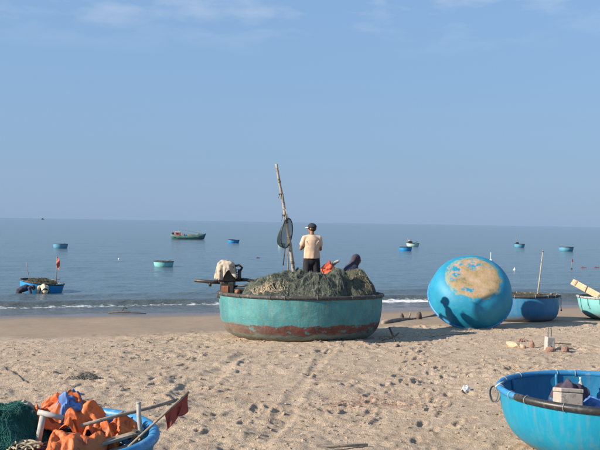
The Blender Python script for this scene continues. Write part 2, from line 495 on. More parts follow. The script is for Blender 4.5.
def big_hull_material(h):
    n = NT('turquoise_hull_with_red_band')
    x, y, z = n.xyz(n.obj)
    zn = n.math('DIVIDE', z, h)
    # the boot stripe runs lower at the left end
    zn = n.math('ADD', zn, n.math('MULTIPLY', x, -0.012))
    wob = n.math('MULTIPLY', n.math('SUBTRACT', n.noise(n.mapping(n.obj, (1.4, 1.4, 2.5)), 1.8, 6, 0.65), 0.5), 0.22)
    zw = n.math('ADD', zn, wob)
    fade = n.noise(n.obj, 2.0, 6, 0.62)
    turq = n.ramp(fade, [(0.3, (0.028, 0.14, 0.16)), (0.5, (0.045, 0.215, 0.232)), (0.7, (0.08, 0.29, 0.30))])
    st = n.noise(n.mapping(n.obj, (7, 7, 0.8)), 2.2, 6, 0.65)
    turq = n.mix(n.math('MULTIPLY', n.ramp(st, [(0.47, 0), (0.70, 1)]), 0.65), turq, (0.13, 0.19, 0.16))
    scr = n.noise(n.mapping(n.obj, (4, 4, 20)), 3.0, 6, 0.7)
    turq = n.mix(n.math('MULTIPLY', n.ramp(scr, [(0.58, 0), (0.68, 1)]), 0.6), turq, (0.24, 0.36, 0.31))
    drip = n.noise(n.mapping(n.obj, (11, 11, 0.9), (2, 5, 1)), 2.4, 6, 0.7)
    turq = n.mix(n.math('MULTIPLY', n.math('MULTIPLY', n.ramp(drip, [(0.54, 0), (0.66, 1)]), n.ramp(zn, [(0.5, 0.1), (1.0, 1)])), 0.6), turq, (0.12, 0.10, 0.075))
    red = n.ramp(n.noise(n.obj, 5.0, 6, 0.65), [(0.35, (0.075, 0.03, 0.026)), (0.65, (0.15, 0.052, 0.043))])
    peel = n.noise(n.mapping(n.obj, (2.5, 2.5, 4), (3, 1, 2)), 2.2, 7, 0.7)
    inred = n.math('MULTIPLY', n.ramp(zw, [(0.43, 1), (0.45, 0)]), n.ramp(zw, [(0.225, 0), (0.25, 1)]))
    inred = n.math('MULTIPLY', inred, n.ramp(peel, [(0.40, 0.08), (0.455, 1)]))
    c = n.mix(inred, turq, red)
    grime = n.ramp(n.noise(n.obj, 7, 7, 0.7), [(0.3, (0.10, 0.085, 0.065)), (0.7, (0.27, 0.225, 0.165))])
    low = n.ramp(n.math('ADD', zn, n.math('MULTIPLY', wob, 1.1)), [(0.14, 1), (0.30, 0)])
    c = n.mix(n.math('MULTIPLY', low, 0.9), c, grime)
    lowl = n.math('MULTIPLY', n.ramp(n.math('ADD', n.math('MULTIPLY', x, -0.3), 0.05), [(0.2, 0), (0.6, 1)]), n.ramp(zw, [(0.40, 1), (0.50, 0)]))
    c = n.mix(n.math('MULTIPLY', lowl, 0.75), c, grime)
    spots = n.noise(n.obj, 13, 5, 0.7)
    c = n.mix(n.math('MULTIPLY', n.ramp(spots, [(0.62, 0), (0.68, 1)]), 0.6), c, (0.09, 0.09, 0.075))
    weave = n.noise(n.mapping(n.obj, (3, 3, 26)), 3.5, 3, 0.5)
    nb = n.bump(n.noise(n.obj, 4, 6, 0.6), 0.5, 0.05)
    nb = n.bump(weave, 0.25, 0.015, nb)
    return n.set(c, 0.72, nb)
def peeled_hull_material(R, h):
    n = NT('blue_hull_with_peeled_bottom')
    x, y, z = n.xyz(n.obj)
    r = n.math('SQRT', n.math('ADD', n.math('MULTIPLY', x, x), n.math('MULTIPLY', y, y)))
    rn = n.math('ADD', n.math('DIVIDE', r, R), n.math('MULTIPLY', n.math('SUBTRACT', n.noise(n.obj, 4.5, 7, 0.7), 0.5), 0.16))
    zone = n.math('MULTIPLY', n.ramp(rn, [(0.59, 1), (0.625, 0)]), n.ramp(z, [(0.4, 1), (0.42, 0)]))
    fade = n.noise(n.obj, 2.0, 5, 0.6)
    blue = n.ramp(fade, [(0.3, (0.004, 0.185, 0.315)), (0.65, (0.012, 0.245, 0.385))])
    st = n.noise(n.mapping(n.obj, (2, 9, 2)), 2.0, 6, 0.6)
    blue = n.mix(n.math('MULTIPLY', n.ramp(st, [(0.55, 0), (0.75, 1)]), 0.3), blue, (0.06, 0.33, 0.45))
    tan = n.ramp(n.noise(n.mapping(n.obj, loc=(3, 3, 3)), 3.4, 8, 0.68), [(0.33, (0.11, 0.14, 0.11)), (0.44, (0.30, 0.22, 0.10)), (0.54, (0.36, 0.25, 0.15)), (0.70, (0.44, 0.33, 0.23))])
    keep = n.noise(n.mapping(n.obj, loc=(7, 1, 2)), 3.9, 8, 0.74)
    # worn most in the middle and round the edge where it is dragged
    ring = n.ramp(rn, [(0.0, 0.0), (0.25, 0.02), (0.38, 0.13), (0.48, 0.1), (0.56, -0.0)])
    keepm = n.ramp(n.math('ADD', keep, n.math('SUBTRACT', n.math('ADD', n.math('MULTIPLY', ring, 0.6), n.math('ADD', n.math('MULTIPLY', x, -0.13), n.math('MULTIPLY', y, -0.09))), 0.0)), [(0.585, 0), (0.645, 1)])
    inner = n.mix(keepm, tan, blue)
    c = n.mix(zone, blue, inner)
    och = n.math('MULTIPLY', n.ramp(rn, [(0.67, 1), (0.69, 0)]), n.ramp(rn, [(0.57, 0), (0.6, 1)]))
    c = n.mix(n.math('MULTIPLY', n.math('MULTIPLY', och, n.ramp(keep, [(0.46, 0), (0.56, 1)])), 0.75), c, (0.3, 0.27, 0.1))
    nb = n.bump(n.noise(n.obj, 4, 5, 0.55), 0.25, 0.04)
    nb = n.bump(n.math('MULTIPLY', n.noise(n.obj, 25, 6, 0.7), zone), 0.5, 0.012, nb)
    rough = n.mix(zone, (0.58, 0.58, 0.58), (0.85, 0.85, 0.85))
    return n.set(c, rough, nb)

# ---------------------------------------------------------------- the beach
def sand_material():
    n = NT('beach_sand')
    p = n.pos
    x, y, z = n.xyz(p)
    s = n.math('SUBTRACT', y, n.math('MULTIPLY', x, SHEAR))
    big = n.noise(p, 0.55, 6, 0.6)
    mid = n.noise(p, 5.0, 6, 0.65)
    fine = n.noise(p, 60.0, 4, 0.7)
    dry = n.ramp(mid, [(0.28, (0.39, 0.295, 0.208)), (0.5, (0.53, 0.41, 0.295)), (0.75, (0.64, 0.51, 0.38))])
    dry = n.mix(n.math('MULTIPLY', n.ramp(big, [(0.48, 0), (0.72, 1)]), 0.4), dry, (0.36, 0.265, 0.185))
    dry = n.mix(n.math('MULTIPLY', n.ramp(fine, [(0.57, 0), (0.72, 1)]), 0.45), dry, (0.25, 0.17, 0.115))
    dry = n.mix(n.math('MULTIPLY', n.ramp(n.noise(n.mapping(p, loc=(9, 4, 1)), 45.0, 3, 0.6), [(0.62, 0), (0.7, 1)]), 0.5), dry, (0.66, 0.54, 0.42))
    damp = n.ramp(mid, [(0.3, (0.245, 0.185, 0.13)), (0.7, (0.295, 0.225, 0.16))])
    edge = n.math('ADD', s, n.math('MULTIPLY', n.math('SUBTRACT', big, 0.5), 3.5))
    dm = n.ramp(n.math('DIVIDE', n.math('SUBTRACT', edge, 19.6), 6.0), [(0.12, 0), (0.5, 1)])
    c = n.mix(dm, dry, damp)
    we = n.math('ADD', s, n.math('MULTIPLY', n.math('SUBTRACT', n.noise(p, 0.3, 3, 0.5), 0.5), 2.5))
    wm = n.ramp(n.math('DIVIDE', n.math('SUBTRACT', we, 28.2), 4.0), [(0.1, 0), (0.7, 1)])
    c = n.mix(wm, c, (0.15, 0.115, 0.088))
    rough = n.mix(wm, (0.95, 0.95, 0.95), (0.22, 0.22, 0.22))
    strength = n.math('SUBTRACT', 1.0, n.math('MULTIPLY', dm, 0.85))
    nb = n.t.nodes.new('ShaderNodeBump')
    n.link(n.math('ADD', fine, n.math('MULTIPLY', n.noise(p, 22, 5, 0.65), 1.5)), nb.inputs['Height'])
    n.link(strength, nb.inputs['Strength']); nb.inputs['Distance'].default_value = 0.032
    n.set(c, rough, nb.outputs['Normal'])
    n.b.inputs['Specular IOR Level'].default_value = 0.3
    return n.m

def spread(core, far, growth=1.22):
    """extend a dense coordinate list outward to +-far"""
    a = list(core); d = a[-1] - a[-2]
    while a[-1] < far:
        d *= growth; a.append(a[-1] + d)
    d = a[1] - a[0]; pre = []
    v = a[0]
    while v > -far:
        d *= growth; v -= d; pre.append(v)
    return np.array(pre[::-1] + a)

def sand_relief(X, S):
    Y = S + SHEAR * X
    amp = 1 - 0.93 * smooth(20.3, 23.2, S + 1.2 * fbm(X * 0.35, S * 0.35 + 4, oct=2))
    amp = amp * (1 - smooth(60, 90, S)) * (1 - smooth(16, 30, np.abs(X)))
    r = 0.055 * fbm(X * 0.55, Y * 0.55, oct=3)
    amp = amp * (0.45 + 0.85 * smooth(0.3, 0.68, vnoise(X * 0.45 + 3.3, Y * 0.6 + 1.1)))
    r = r + amp * (0.048 * fbm(X * 1.7, Y * 2.3, oct=4, gain=0.5))
    r = r + amp * 0.024 * (fbm(X * 5.5, Y * 6.5, oct=3, gain=0.65)) * (0.5 + 1.0 * smooth(0.35, 0.65, vnoise(X * 0.8 + 5, Y * 0.9)))
    r = r + amp * 0.008 * fbm(X * 13, Y * 15, oct=2)
    r = r - amp * 0.022 * (np.clip(ridged(X * 3.1, Y * 3.6) - 0.55, 0, 1))
    r = r + 0.006 * fbm(X * 1.2, S * 7, oct=2) * (1 - amp)
    return r, amp

gx = spread(np.arange(-8.8, 9.2, 0.026), 15000, 1.25)
gs_core = [6.5]
while gs_core[-1] < 27:
    gs_core.append(gs_core[-1] + (0.024 if gs_core[-1] < 14 else 0.036 if gs_core[-1] < 22 else 0.08))
gs = [v for v in spread(gs_core, 15000, 1.25) if v > -4000]
gs = np.array(gs)
GX, GS = np.meshgrid(gx, gs)
GY = GS + SHEAR * GX
REL, AMP = sand_relief(GX, GS)
# churned footprints and drag hollows
for i in range(1400):
    cx = RNG.uniform(-9, 9); cs = RNG.uniform(7, 22.5)
    if cs > 20.5 and RNG.random() < 0.7: continue
    a = RNG.uniform(0, math.pi); l = RNG.uniform(0.09, 0.17); wd = RNG.uniform(0.04, 0.07); dp = 0.008 + 0.028 * RNG.random() ** 1.6
    i0, i1 = np.searchsorted(gx, [cx - 0.4, cx + 0.4]); j0, j1 = np.searchsorted(gs, [cs - 0.4, cs + 0.4])
    if i1 - i0 < 3 or j1 - j0 < 3: continue
    dx = GX[j0:j1, i0:i1] - cx; ds = GS[j0:j1, i0:i1] - cs
    u = (dx * math.cos(a) + ds * math.sin(a)) / l; v = (-dx * math.sin(a) + ds * math.cos(a)) / wd
    q = np.sqrt(u * u + v * v)
    REL[j0:j1, i0:i1] += dp * (-np.exp(-q ** 3) + 0.55 * np.exp(-((q - 1.45) / 0.35) ** 2))
# trails of walking feet and two keel-drag troughs from hauling the boats up
def dent(cx, cs, a, l, wd, dp):
    i0, i1 = np.searchsorted(gx, [cx - 0.5, cx + 0.5]); j0, j1 = np.searchsorted(gs, [cs - 0.5, cs + 0.5])
    if i1 - i0 < 3 or j1 - j0 < 3: return
    dx = GX[j0:j1, i0:i1] - cx; ds = GS[j0:j1, i0:i1] - cs
    u = (dx * math.cos(a) + ds * math.sin(a)) / l; v = (-dx * math.sin(a) + ds * math.cos(a)) / wd
    q = np.sqrt(u * u + v * v)
    REL[j0:j1, i0:i1] += dp * (-np.exp(-q ** 4) + 0.5 * np.exp(-((q - 1.35) / 0.28) ** 2))
for (x0, s0, x1, s1) in ((-5, 15.5, 3.2, 9.8), (1.6, 8.5, 2.6, 17.2), (-1.5, 17.2, -3.6, 11.2), (3.6, 18.6, 0.4, 11.0), (-6.5, 18.2, 1.0, 16.4), (5.8, 15.2, 1.5, 12.6)):
    ln = math.hypot(x1 - x0, s1 - s0); k = int(ln / 0.36); a = math.atan2(s1 - s0, x1 - x0)
    for i in range(k):
        t = i / k; sd = 0.1 if i % 2 else -0.1; wv = 0.25 * math.sin(t * 6 + x0)
        dent(x0 + (x1 - x0) * t - math.sin(a) * (sd + wv), s0 + (s1 - s0) * t + math.cos(a) * (sd + wv), a + RNG.uniform(-0.2, 0.2), 0.13, 0.058, RNG.uniform(0.018, 0.034))
for (x0, s0, x1, s1, wd, dp) in ((-0.9, 17.8, -2.4, 9.0, 0.16, 0.035), (0.7, 17.8, -0.6, 8.2, 0.12, 0.025)):
    d_ = np.abs((GX - x0) * (s1 - s0) - (GS - s0) * (x1 - x0)) / math.hypot(x1 - x0, s1 - s0)
    d_ = np.abs(d_ + 0.15 * fbm(GX * 0.7, GS * 0.7, oct=2))
    rng_ = smooth(s1 - 1, s1 + 1, GS) * (1 - smooth(s0 - 1, s0, GS)) * (0.4 + 0.6 * vnoise(GX * 0.9, GS * 0.9))
    REL += dp * rng_ * (-np.exp(-(d_ / wd) ** 4) + 0.5 * np.exp(-((d_ - 1.5 * wd) / (0.4 * wd)) ** 2))
GZ = zbase(GX, GY) + REL
_uniform_x0 = np.searchsorted(gx, -8.8)
def gz(x, y):
    """height of the built sand at a point"""
    s = y - SHEAR * x
    i = int(np.clip(np.searchsorted(gx, x), 1, len(gx) - 1)); j = int(np.clip(np.searchsorted(gs, s), 1, len(gs) - 1))
    fx = (x - gx[i - 1]) / (gx[i] - gx[i - 1]); fs = (s - gs[j - 1]) / (gs[j] - gs[j - 1])
    return float((GZ[j - 1, i - 1] * (1 - fx) + GZ[j - 1, i] * fx) * (1 - fs) + (GZ[j, i - 1] * (1 - fx) + GZ[j, i] * fx) * fs)
M['sand'] = sand_material()
me = grid_mesh('sand_beach', GX, GY, GZ)
tag(link('sand_beach', me, M['sand']), 'pale churned sand beach with footprints', None, None, 'structure')

# ---------------------------------------------------------------- the sea
def sea_material():
    n = NT('sea_water')
    p = n.pos
    x, y, z = n.xyz(p)
    s = n.math('SUBTRACT', y, n.math('MULTIPLY', x, SHEAR))
    shallow = n.ramp(n.math('DIVIDE', n.math('SUBTRACT', s, 31), 14.0), [(0.0, (0.12, 0.095, 0.07)), (0.25, (0.075, 0.085, 0.08)), (1.0, (0.075, 0.125, 0.142))])
    patch = n.noise(n.mapping(p, (0.02, 0.045, 1)), 1.0, 4, 0.55)
    c = n.mix(n.math('MULTIPLY', n.ramp(patch, [(0.4, 0), (0.65, 1)]), 0.35), shallow, (0.088, 0.138, 0.155))
    foam = n.attr('foam')
    fn = n.noise(n.mapping(p, (0.8, 1.7, 1)), 3.6, 8, 0.78)
    fm = n.ramp(n.math('ADD', n.math('SUBTRACT', foam, 0.5), fn), [(0.50, 0), (0.62, 1)])
    c = n.mix(fm, c, (0.74, 0.74, 0.72))
    rough = n.mix(fm, (0.12, 0.12, 0.12), (0.9, 0.9, 0.9))
    w1 = n.noise(n.mapping(p, (0.55, 1.0, 1)), 1.15, 5, 0.58)
    w2 = n.noise(n.mapping(p, (0.5, 1.1, 1), rot=(0, 0, 0.25)), 4.2, 4, 0.6)
    nb = n.bump(w1, 0.7, 0.32)
    nb = n.bump(w2, 0.6, 0.07, nb)
    n.set(c, rough, nb, IOR=1.33)
    return n.m
ss = [30.6]
while ss[-1] < 45: ss.append(ss[-1] + 0.065)
d = 0.065
while ss[-1] < 40000:
    d *= 1.028 if ss[-1] < 400 else 1.2
    ss.append(ss[-1] + d)
sx = spread(np.arange(-17, 21, 0.1), 30000, 1.14)
WX, WS = np.meshgrid(sx, np.array(ss))
WY = WS + SHEAR * WX
near = 1 - smooth(60, 220, WS)
mea = 0.55 * fbm(WX * 0.16, WX * 0 + 3, oct=2) + 0.3 * fbm(WX * 0.5, WS * 0.3, oct=2)
def crest(s0, amp, front, back):
    d = WS - (s0 + mea)
    return amp * np.where(d < 0, np.exp(-(d / front) ** 2), np.exp(-(d / back) ** 2))
lowx = 0.80 + 0.20 * smooth(0.35, 0.6, vnoise(WX * 0.12 + 2.2, WX * 0 + 8))
WZ = crest(35.6, 0.24, 0.40, 1.0) * lowx + crest(39.8, 0.11, 0.6, 1.2) + crest(44.5, 0.05, 0.8, 1.6)
WZ += 0.045 * fbm(WX * 0.5, WS * 1.1, oct=4, gain=0.6) * near * smooth(31.5, 36, WS)
WZ += 0.05 * fbm(WX * 0.12, WS * 0.42 + 9, oct=3) * (1 - smooth(200, 500, WS)) * smooth(36, 42, WS)
WZ += 0.012 * fbm(WX * 1.3, WS * 2.4, oct=2) * near
dfo = WS - (35.6 + mea)
foam = (0.60 * np.exp(-((dfo + 0.7) / 0.6) ** 2) + 0.30 * np.exp(-((dfo + 1.9) / 0.9) ** 2)) * lowx
foam += 0.32 * np.exp(-((WS - 32.75 - 0.7 * mea) / 0.22) ** 2) * smooth(0.35, 0.7, vnoise(WX * 0.5, WX * 0 + 2))
foam += 0.1 * np.exp(-((WS - 39.2 - mea) / 0.4) ** 2)
foam *= 1 - 0.55 * smooth(7, 12, WX)
me = grid_mesh('sea', WX, WY, SEA_Z + WZ, {'foam': foam})
M['sea'] = sea_material()
tag(link('sea', me, M['sea']), 'calm blue sea with a small wave breaking on the shore', None, None, 'structure')

# ---------------------------------------------------------------- coracles
HULL_ROUND = [(0.0, 0.0), (0.30, 0.003), (0.50, 0.02), (0.64, 0.07), (0.76, 0.16), (0.855, 0.29), (0.925, 0.46), (0.968, 0.66), (0.99, 0.84), (1.0, 1.0)]
HULL_TUB = [(0.0, 0.0), (0.35, 0.002), (0.58, 0.012), (0.72, 0.04), (0.82, 0.095), (0.895, 0.18), (0.945, 0.30), (0.975, 0.46), (0.992, 0.68), (0.998, 0.85), (1.0, 1.0)]
HULL_BOWL = [(0.0, 0.0), (0.24, 0.004), (0.42, 0.03), (0.56, 0.08), (0.68, 0.158), (0.785, 0.265), (0.87, 0.40), (0.935, 0.57), (0.978, 0.77), (1.0, 1.0)]
def resample(prof, R, h, n=5):
    # catmull-rom through the points for a smooth section
    P = [Vector((a * R, b * h)) for a, b in prof]
    out = []
    for i in range(len(P) - 1):
        p0 = P[max(i - 1, 0)]; p1 = P[i]; p2 = P[i + 1]; p3 = P[min(i + 2, len(P) - 1)]
        for k in range(n):
            t = k / n
            out.append(0.5 * ((2 * p1) + (-p0 + p2) * t + (2 * p0 - 5 * p1 + 4 * p2 - p3) * t * t + (-p0 + 3 * p1 - 3 * p2 + p3) * t ** 3))
    out.append(P[-1])
    return [(max(p.x, 0.0005), max(p.y, 0)) for p in out]
def ring_path(R, z, a0, a1, n, wob=None):
    return [(math.cos(a) * R * (wob(a) if wob else 1), math.sin(a) * R * (wob(a) if wob else 1), z) for a in [a0 + (a1 - a0) * i / n for i in range(n + 1)]]
def coracle(name, loc, R, h, hull_mat, in_mat, rim_mat, rim_r=0.035, prof=HULL_ROUND, rot=(0, 0, 0), bindings=0, seg=80, cord='cord', ribs=0, thwarts=0, seed=0, rim_arcs=None, deck=None):
    root = empty(name, loc, rot=Euler(rot))
    ph = seed * 1.7
    wob = lambda a: 1 + 0.010 * math.sin(2 * a + ph) + 0.006 * math.sin(3 * a + 2 * ph)
    outer = resample(prof, R, h, 4 if seg > 40 else 2)
    th = 0.028
    inner = [(max(r - th, 0.0005), z + th * (1 - 0.9 * (z / h))) for r, z in outer]
    MB().lathe(outer + [(R - th / 2, h + 0.006), inner[-1]], seg, wob).build('hull', hull_mat, root)
    MB().lathe(inner, seg, wob).build('hull_lining', in_mat, root)
    arcs = rim_arcs or [(0, 2 * math.pi, rim_mat, rim_r)]
    rims = []
    for a0, a1, rm, rr in arcs:
        full = abs(a1 - a0 - 2 * math.pi) < 1e-3
        pts = ring_path(R - 0.004, h + 0.006, a0, a1, max(12, int(seg * 1.2 * (a1 - a0) / 6.28)), wob)
        mb = MB()
        mb.tube(pts[:-1] if full else pts, rr, 12 if seg > 40 else 6, full)
        rim = mb.build('rim', rm, root)
        rims.append((rim, a0, a1, rr))
    if bindings:
        # one little lashing mesh, shared
        bmesh_ = MB()
        for off in ((-0.005, 0.005) if rim_r != 0.043 else (0.0,)):
            k = 14
            bmesh_.tube([(math.cos(2 * math.pi * i / k) * (rim_r + 0.005), off, math.sin(2 * math.pi * i / k) * (rim_r + 0.003)) for i in range(k)], 0.0034, 4, True)
        first = None
        for i in range(bindings):
            a = 2 * math.pi * (i + 0.35 * random.uniform(-1, 1)) / bindings
            for rim, a0, a1, rr in rims:
                if a0 <= a <= a1 or a0 <= a - 2 * math.pi <= a1 or a0 <= a + 2 * math.pi <= a1: break
            if first is None:
                ob = bmesh_.build('lashing', M[cord], rim); first = ob
            else:
                ob = first.copy(); COL.objects.link(ob); ob.parent = rim
            ob.location = (math.cos(a) * R * wob(a), math.sin(a) * R * wob(a), h + 0.006)
            ob.rotation_euler = (0, 0, a)
    for i in range(ribs):
        a = 2 * math.pi * (i + 0.5) / ribs
        pts = [(math.cos(a) * (r - 0.006) * wob(a), math.sin(a) * (r - 0.006) * wob(a), z) for r, z in inner if r > 0.35 * R][::2]
        MB().tube(pts, 0.022, 6).build('rib', in_mat, root)
    for i in range(thwarts):
        yy = (i - (thwarts - 1) / 2) * R * 0.55
        half = math.sqrt(max(R * R - yy * yy, 0)) - 0.05
        MB().box((0, yy, h * 0.8), (2 * half, 0.13, 0.03)).build('thwart', M['wood'], root, False, 0.006)
    if deck:
        z, y0, y1, nn = deck
        for i in range(nn):
            yy = y0 + (y1 - y0) * (i + 0.5) / nn
            half = math.sqrt(max((R * 0.95) ** 2 - yy * yy, 0)) - 0.03
            MB().box((0, yy, z), (2 * half, (y1 - y0) / nn - 0.012, 0.035)).build('deck_plank', M['wood'], root, False, 0.005)
    return root

# --- the big turquoise coracle
BIG = Vector((0.035, 20.05, -0.215))
BH, BR = 1.09, 1.97
BROT = (math.radians(-2.0), 0, 0)
M['big_hull'] = big_hull_material(BH)
big = coracle('large_coracle', BIG, BR, BH, M['big_hull'], M['dark_wood'], M['dark_rim'], 0.045, HULL_TUB, BROT, 19, 128, 'dull_cord', 0, 0, 2, deck=(1.0, 0.25, 1.75, 7))
tag(big, 'large turquoise round basket boat with a peeling red band, loaded with nets', 'boat', 'round basket boats on the beach')
BMAT = Matrix.Translation(BIG) @ Euler(BROT).to_matrix().to_4x4()
RIMZ = BIG.z + BH

# --- net heaps in the big boat
def heap(name, c, rx, ry, hgt, z0, mat, seed, label, fold=0.10, strands=700, rad=0.004, cat='net', n=110, rot=0.0, extra=None, group=None, tmat=None, fuzz=0.05, dome=0):
    lr = np.random.default_rng(int(seed * 7)); lumps = [(lr.uniform(-.7, .7), lr.uniform(-.7, .5), lr.uniform(.12, .3), lr.uniform(-.3, .32) * hgt) for _ in range(14)]
    u = np.linspace(-1, 1, n)
    U, V = np.meshgrid(u, u)
    # disk mapping of the square
    DX = U * np.sqrt(1 - V * V / 2); DY = V * np.sqrt(1 - U * U / 2)
    q = np.sqrt(DX ** 2 + DY ** 2)
    def height(dx, dy):
        q = np.sqrt(dx * dx + dy * dy)
        env = np.clip(1 - q ** 2.6, 0, 1) ** 0.75 if not dome else np.clip(1 - q ** 1.7, 0, 1) ** dome
        X, Y = dx * rx, dy * ry
        wx = X + 0.22 * fbm(X * 1.6 + seed, Y * 1.6, oct=2); wy = Y + 0.22 * fbm(X * 1.6 + 40 + seed, Y * 1.6, oct=2)
        z = hgt * env * (0.78 + 0.38 * fbm(X * 1.1 + seed, Y * 1.1 + 3, oct=2))
        z = z + fold * (ridged(wx * 1.9 + seed, wy * 3.4, oct=3) - 0.5) * np.minimum(1, env * 2.2)
        z = z + fold * 0.5 * (ridged(wx * 6.5 + seed, wy * 8.5, oct=2) - 0.5) * np.minimum(1, env * 2.2)
        for (bx_, by_, br_, bh_) in lumps: z = z + bh_ * np.exp(-((dx - bx_) ** 2 + (dy - by_) ** 2) / br_ ** 2) * np.minimum(1, env * 1.5)
        return z
    Z = height(DX, DY)
    cr, sr = math.cos(rot), math.sin(rot)
    wx_ = lambda dx, dy: c[0] + (dx * rx) * cr - (dy * ry) * sr
    wy_ = lambda dx, dy: c[1] + (dx * rx) * sr + (dy * ry) * cr
    # closed at the underside by a skirt
    me = grid_mesh(name, wx_(DX, DY) - c[0], wy_(DX, DY) - c[1], Z)
    bm = bmesh.new(); bm.from_mesh(me)
    be = [e for e in bm.edges if e.is_boundary]
    r = bmesh.ops.extrude_edge_only(bm, edges=be)
    vs = [g for g in r['geom'] if isinstance(g, bmesh.types.BMVert)]
    for v in vs: v.co.z -= 0.12; v.co.x *= 0.9; v.co.y *= 0.9
    bmesh.ops.contextual_create(bm, geom=[e for e in bm.edges if e.is_boundary])
    bm.normal_update(); bm.to_mesh(me); bm.free()
    root = empty(name, (c[0], c[1], z0))
    link('net_folds', me, mat, root)
    k = 12
    a = RNG.uniform(0, 2 * math.pi, strands); rr = np.sqrt(RNG.uniform(0, 0.9, strands))
    px = rr * np.cos(a); py = rr * np.sin(a)
    th = RNG.uniform(0, 2 * math.pi, strands)
    paths = np.zeros((strands, k, 3))
    lift = 0.02 * RNG.random(strands) + fuzz * RNG.random(strands) ** 8
    for i in range(k):
        q = np.sqrt(px * px + py * py); f = np.minimum(1, 0.985 / np.maximum(q, 1e-6)); px = px * f; py = py * f
        zz = height(px, py)
        paths[:, i, 0] = wx_(px, py) - c[0]; paths[:, i, 1] = wy_(px, py) - c[1]
        paths[:, i, 2] = zz + 0.004 + lift * math.sin(math.pi * i / (k - 1)) + RNG.uniform(-0.004, 0.006, strands)
        th = th + RNG.uniform(-0.6, 0.6, strands)
        px = px + np.cos(th) * 0.035 / rx; py = py + np.sin(th) * 0.035 / ry
    sm = strands_mesh(name + '_twine', paths, rad, 3)
    tw = link('twine', sm, tmat or mat, root)
    tw['kind'] = 'stuff'
    tag(root, label, cat, group)
    return root, height

nets = 'fishing nets heaped in the large turquoise boat'
H0 = RIMZ - 0.08
mid_net, mid_h = heap('fishing_net', (0.18, 19.75), 1.28, 1.15, 0.72, H0, M['net_grey'], 3.0, 'grey-green net heaped highest in the middle of the large turquoise boat', 0.32, 9000, 0.002, group=nets, fuzz=0.06, tmat=M['twine_grey'])
right_net, right_h = heap('fishing_net', (1.20, 19.88), 0.66, 0.92, 0.63, H0, M['net_olive'], 11.0, 'dark olive net heaped at the right end of the large turquoise boat', 0.30, 4200, 0.002, group=nets, fuzz=0.06, tmat=M['twine_olive'])
left_net, left_h = heap('fishing_net', (-0.55, 19.5), 0.8, 0.95, 0.42, H0, M['net_grey'], 23.0, 'low grey net heaped beside the engine in the large turquoise boat', 0.24, 3600, 0.002, group=nets, fuzz=0.06, tmat=M['twine_grey'])
def rope_heap(name, c, r, hgt, mat, label, loops=26, rad=0.011, cat='rope', seed=1, flat=0.6):
    rg = np.random.default_rng(seed)
    k = 40; P = np.zeros((loops, k, 3)); t = np.linspace(0, 2 * math.pi * 0.93, k)
    for i in range(loops):
        rr = r * rg.uniform(0.35, 1.0); cx, cy = rg.normal(0, r * 0.22, 2); ph = rg.uniform(0, 6.28)
        el = rg.uniform(0.6, 1.0)
        x = cx + rr * np.cos(t + ph); y = cy + rr * el * flat * np.sin(t + ph)
        x = x + 0.03 * np.sin(5 * t + ph * 3); y = y + 0.03 * np.sin(4 * t + ph)
        q = np.clip(1 - (np.sqrt(x * x + (y / flat) ** 2) / (1.5 * r)) ** 2, 0, 1)
        P[i, :, 0] = x; P[i, :, 1] = y; P[i, :, 2] = 0.012 + hgt * q * (i + 1) / loops + 0.012 * np.sin(3 * t + ph)
    o = link(name, strands_mesh(name, P, rad, 6), mat, None, True, 0, c)
    return tag(o, label, cat)
def rope_over(name, net, hf, rx, ry, c, spread_, n, mat, label, rad, seed):
    rg = np.random.default_rng(seed); k = 26
    P = np.zeros((n, k, 3))
    x = c[0] + rg.normal(0, spread_[0], n); y = c[1] + rg.normal(0, spread_[1], n); th = rg.uniform(0, 6.28, n); cv = rg.normal(0, 0.22, n)
    for i in range(k):
        pull = np.arctan2(c[1] - y, c[0] - x)
        P[:, i, 0] = x * rx; P[:, i, 1] = y * ry; P[:, i, 2] = hf(x, y) + rad + 0.012 + 0.025 * rg.random(n) * np.arange(n) / n + 0.035 * (np.arange(n) % 4 == 0) * math.sin(math.pi * i / (k - 1))
        th = th + cv + 0.12 * np.sin(pull - th)
        x = np.clip(x + np.cos(th) * 0.032 / rx, -.9, .9); y = np.clip(y + np.sin(th) * 0.032 / ry, -.93, .9)
        qq = np.sqrt(x * x + y * y); ff = np.minimum(1, 0.84 / np.maximum(qq, 1e-6)); x = x * ff; y = y * ff
    o = link(name, strands_mesh(name, P, rad, 6), mat, None, True, 0, net.location.copy())
    return tag(o, label, 'rope')
rope_over('rope_tangle', left_net, left_h, 0.8, 0.95, (-0.12, -0.66), (0.24, 0.11), 60, M['rope'], 'pale tangled rope on the nets near the engine', 0.006, 4)
rope_over('rope_tangle', right_net, right_h, 0.66, 0.92, (0.15, -0.40), (0.24, 0.12), 16, M['rope'], 'pale rope tangled over the dark olive net at the right of the large boat', 0.0045, 9)
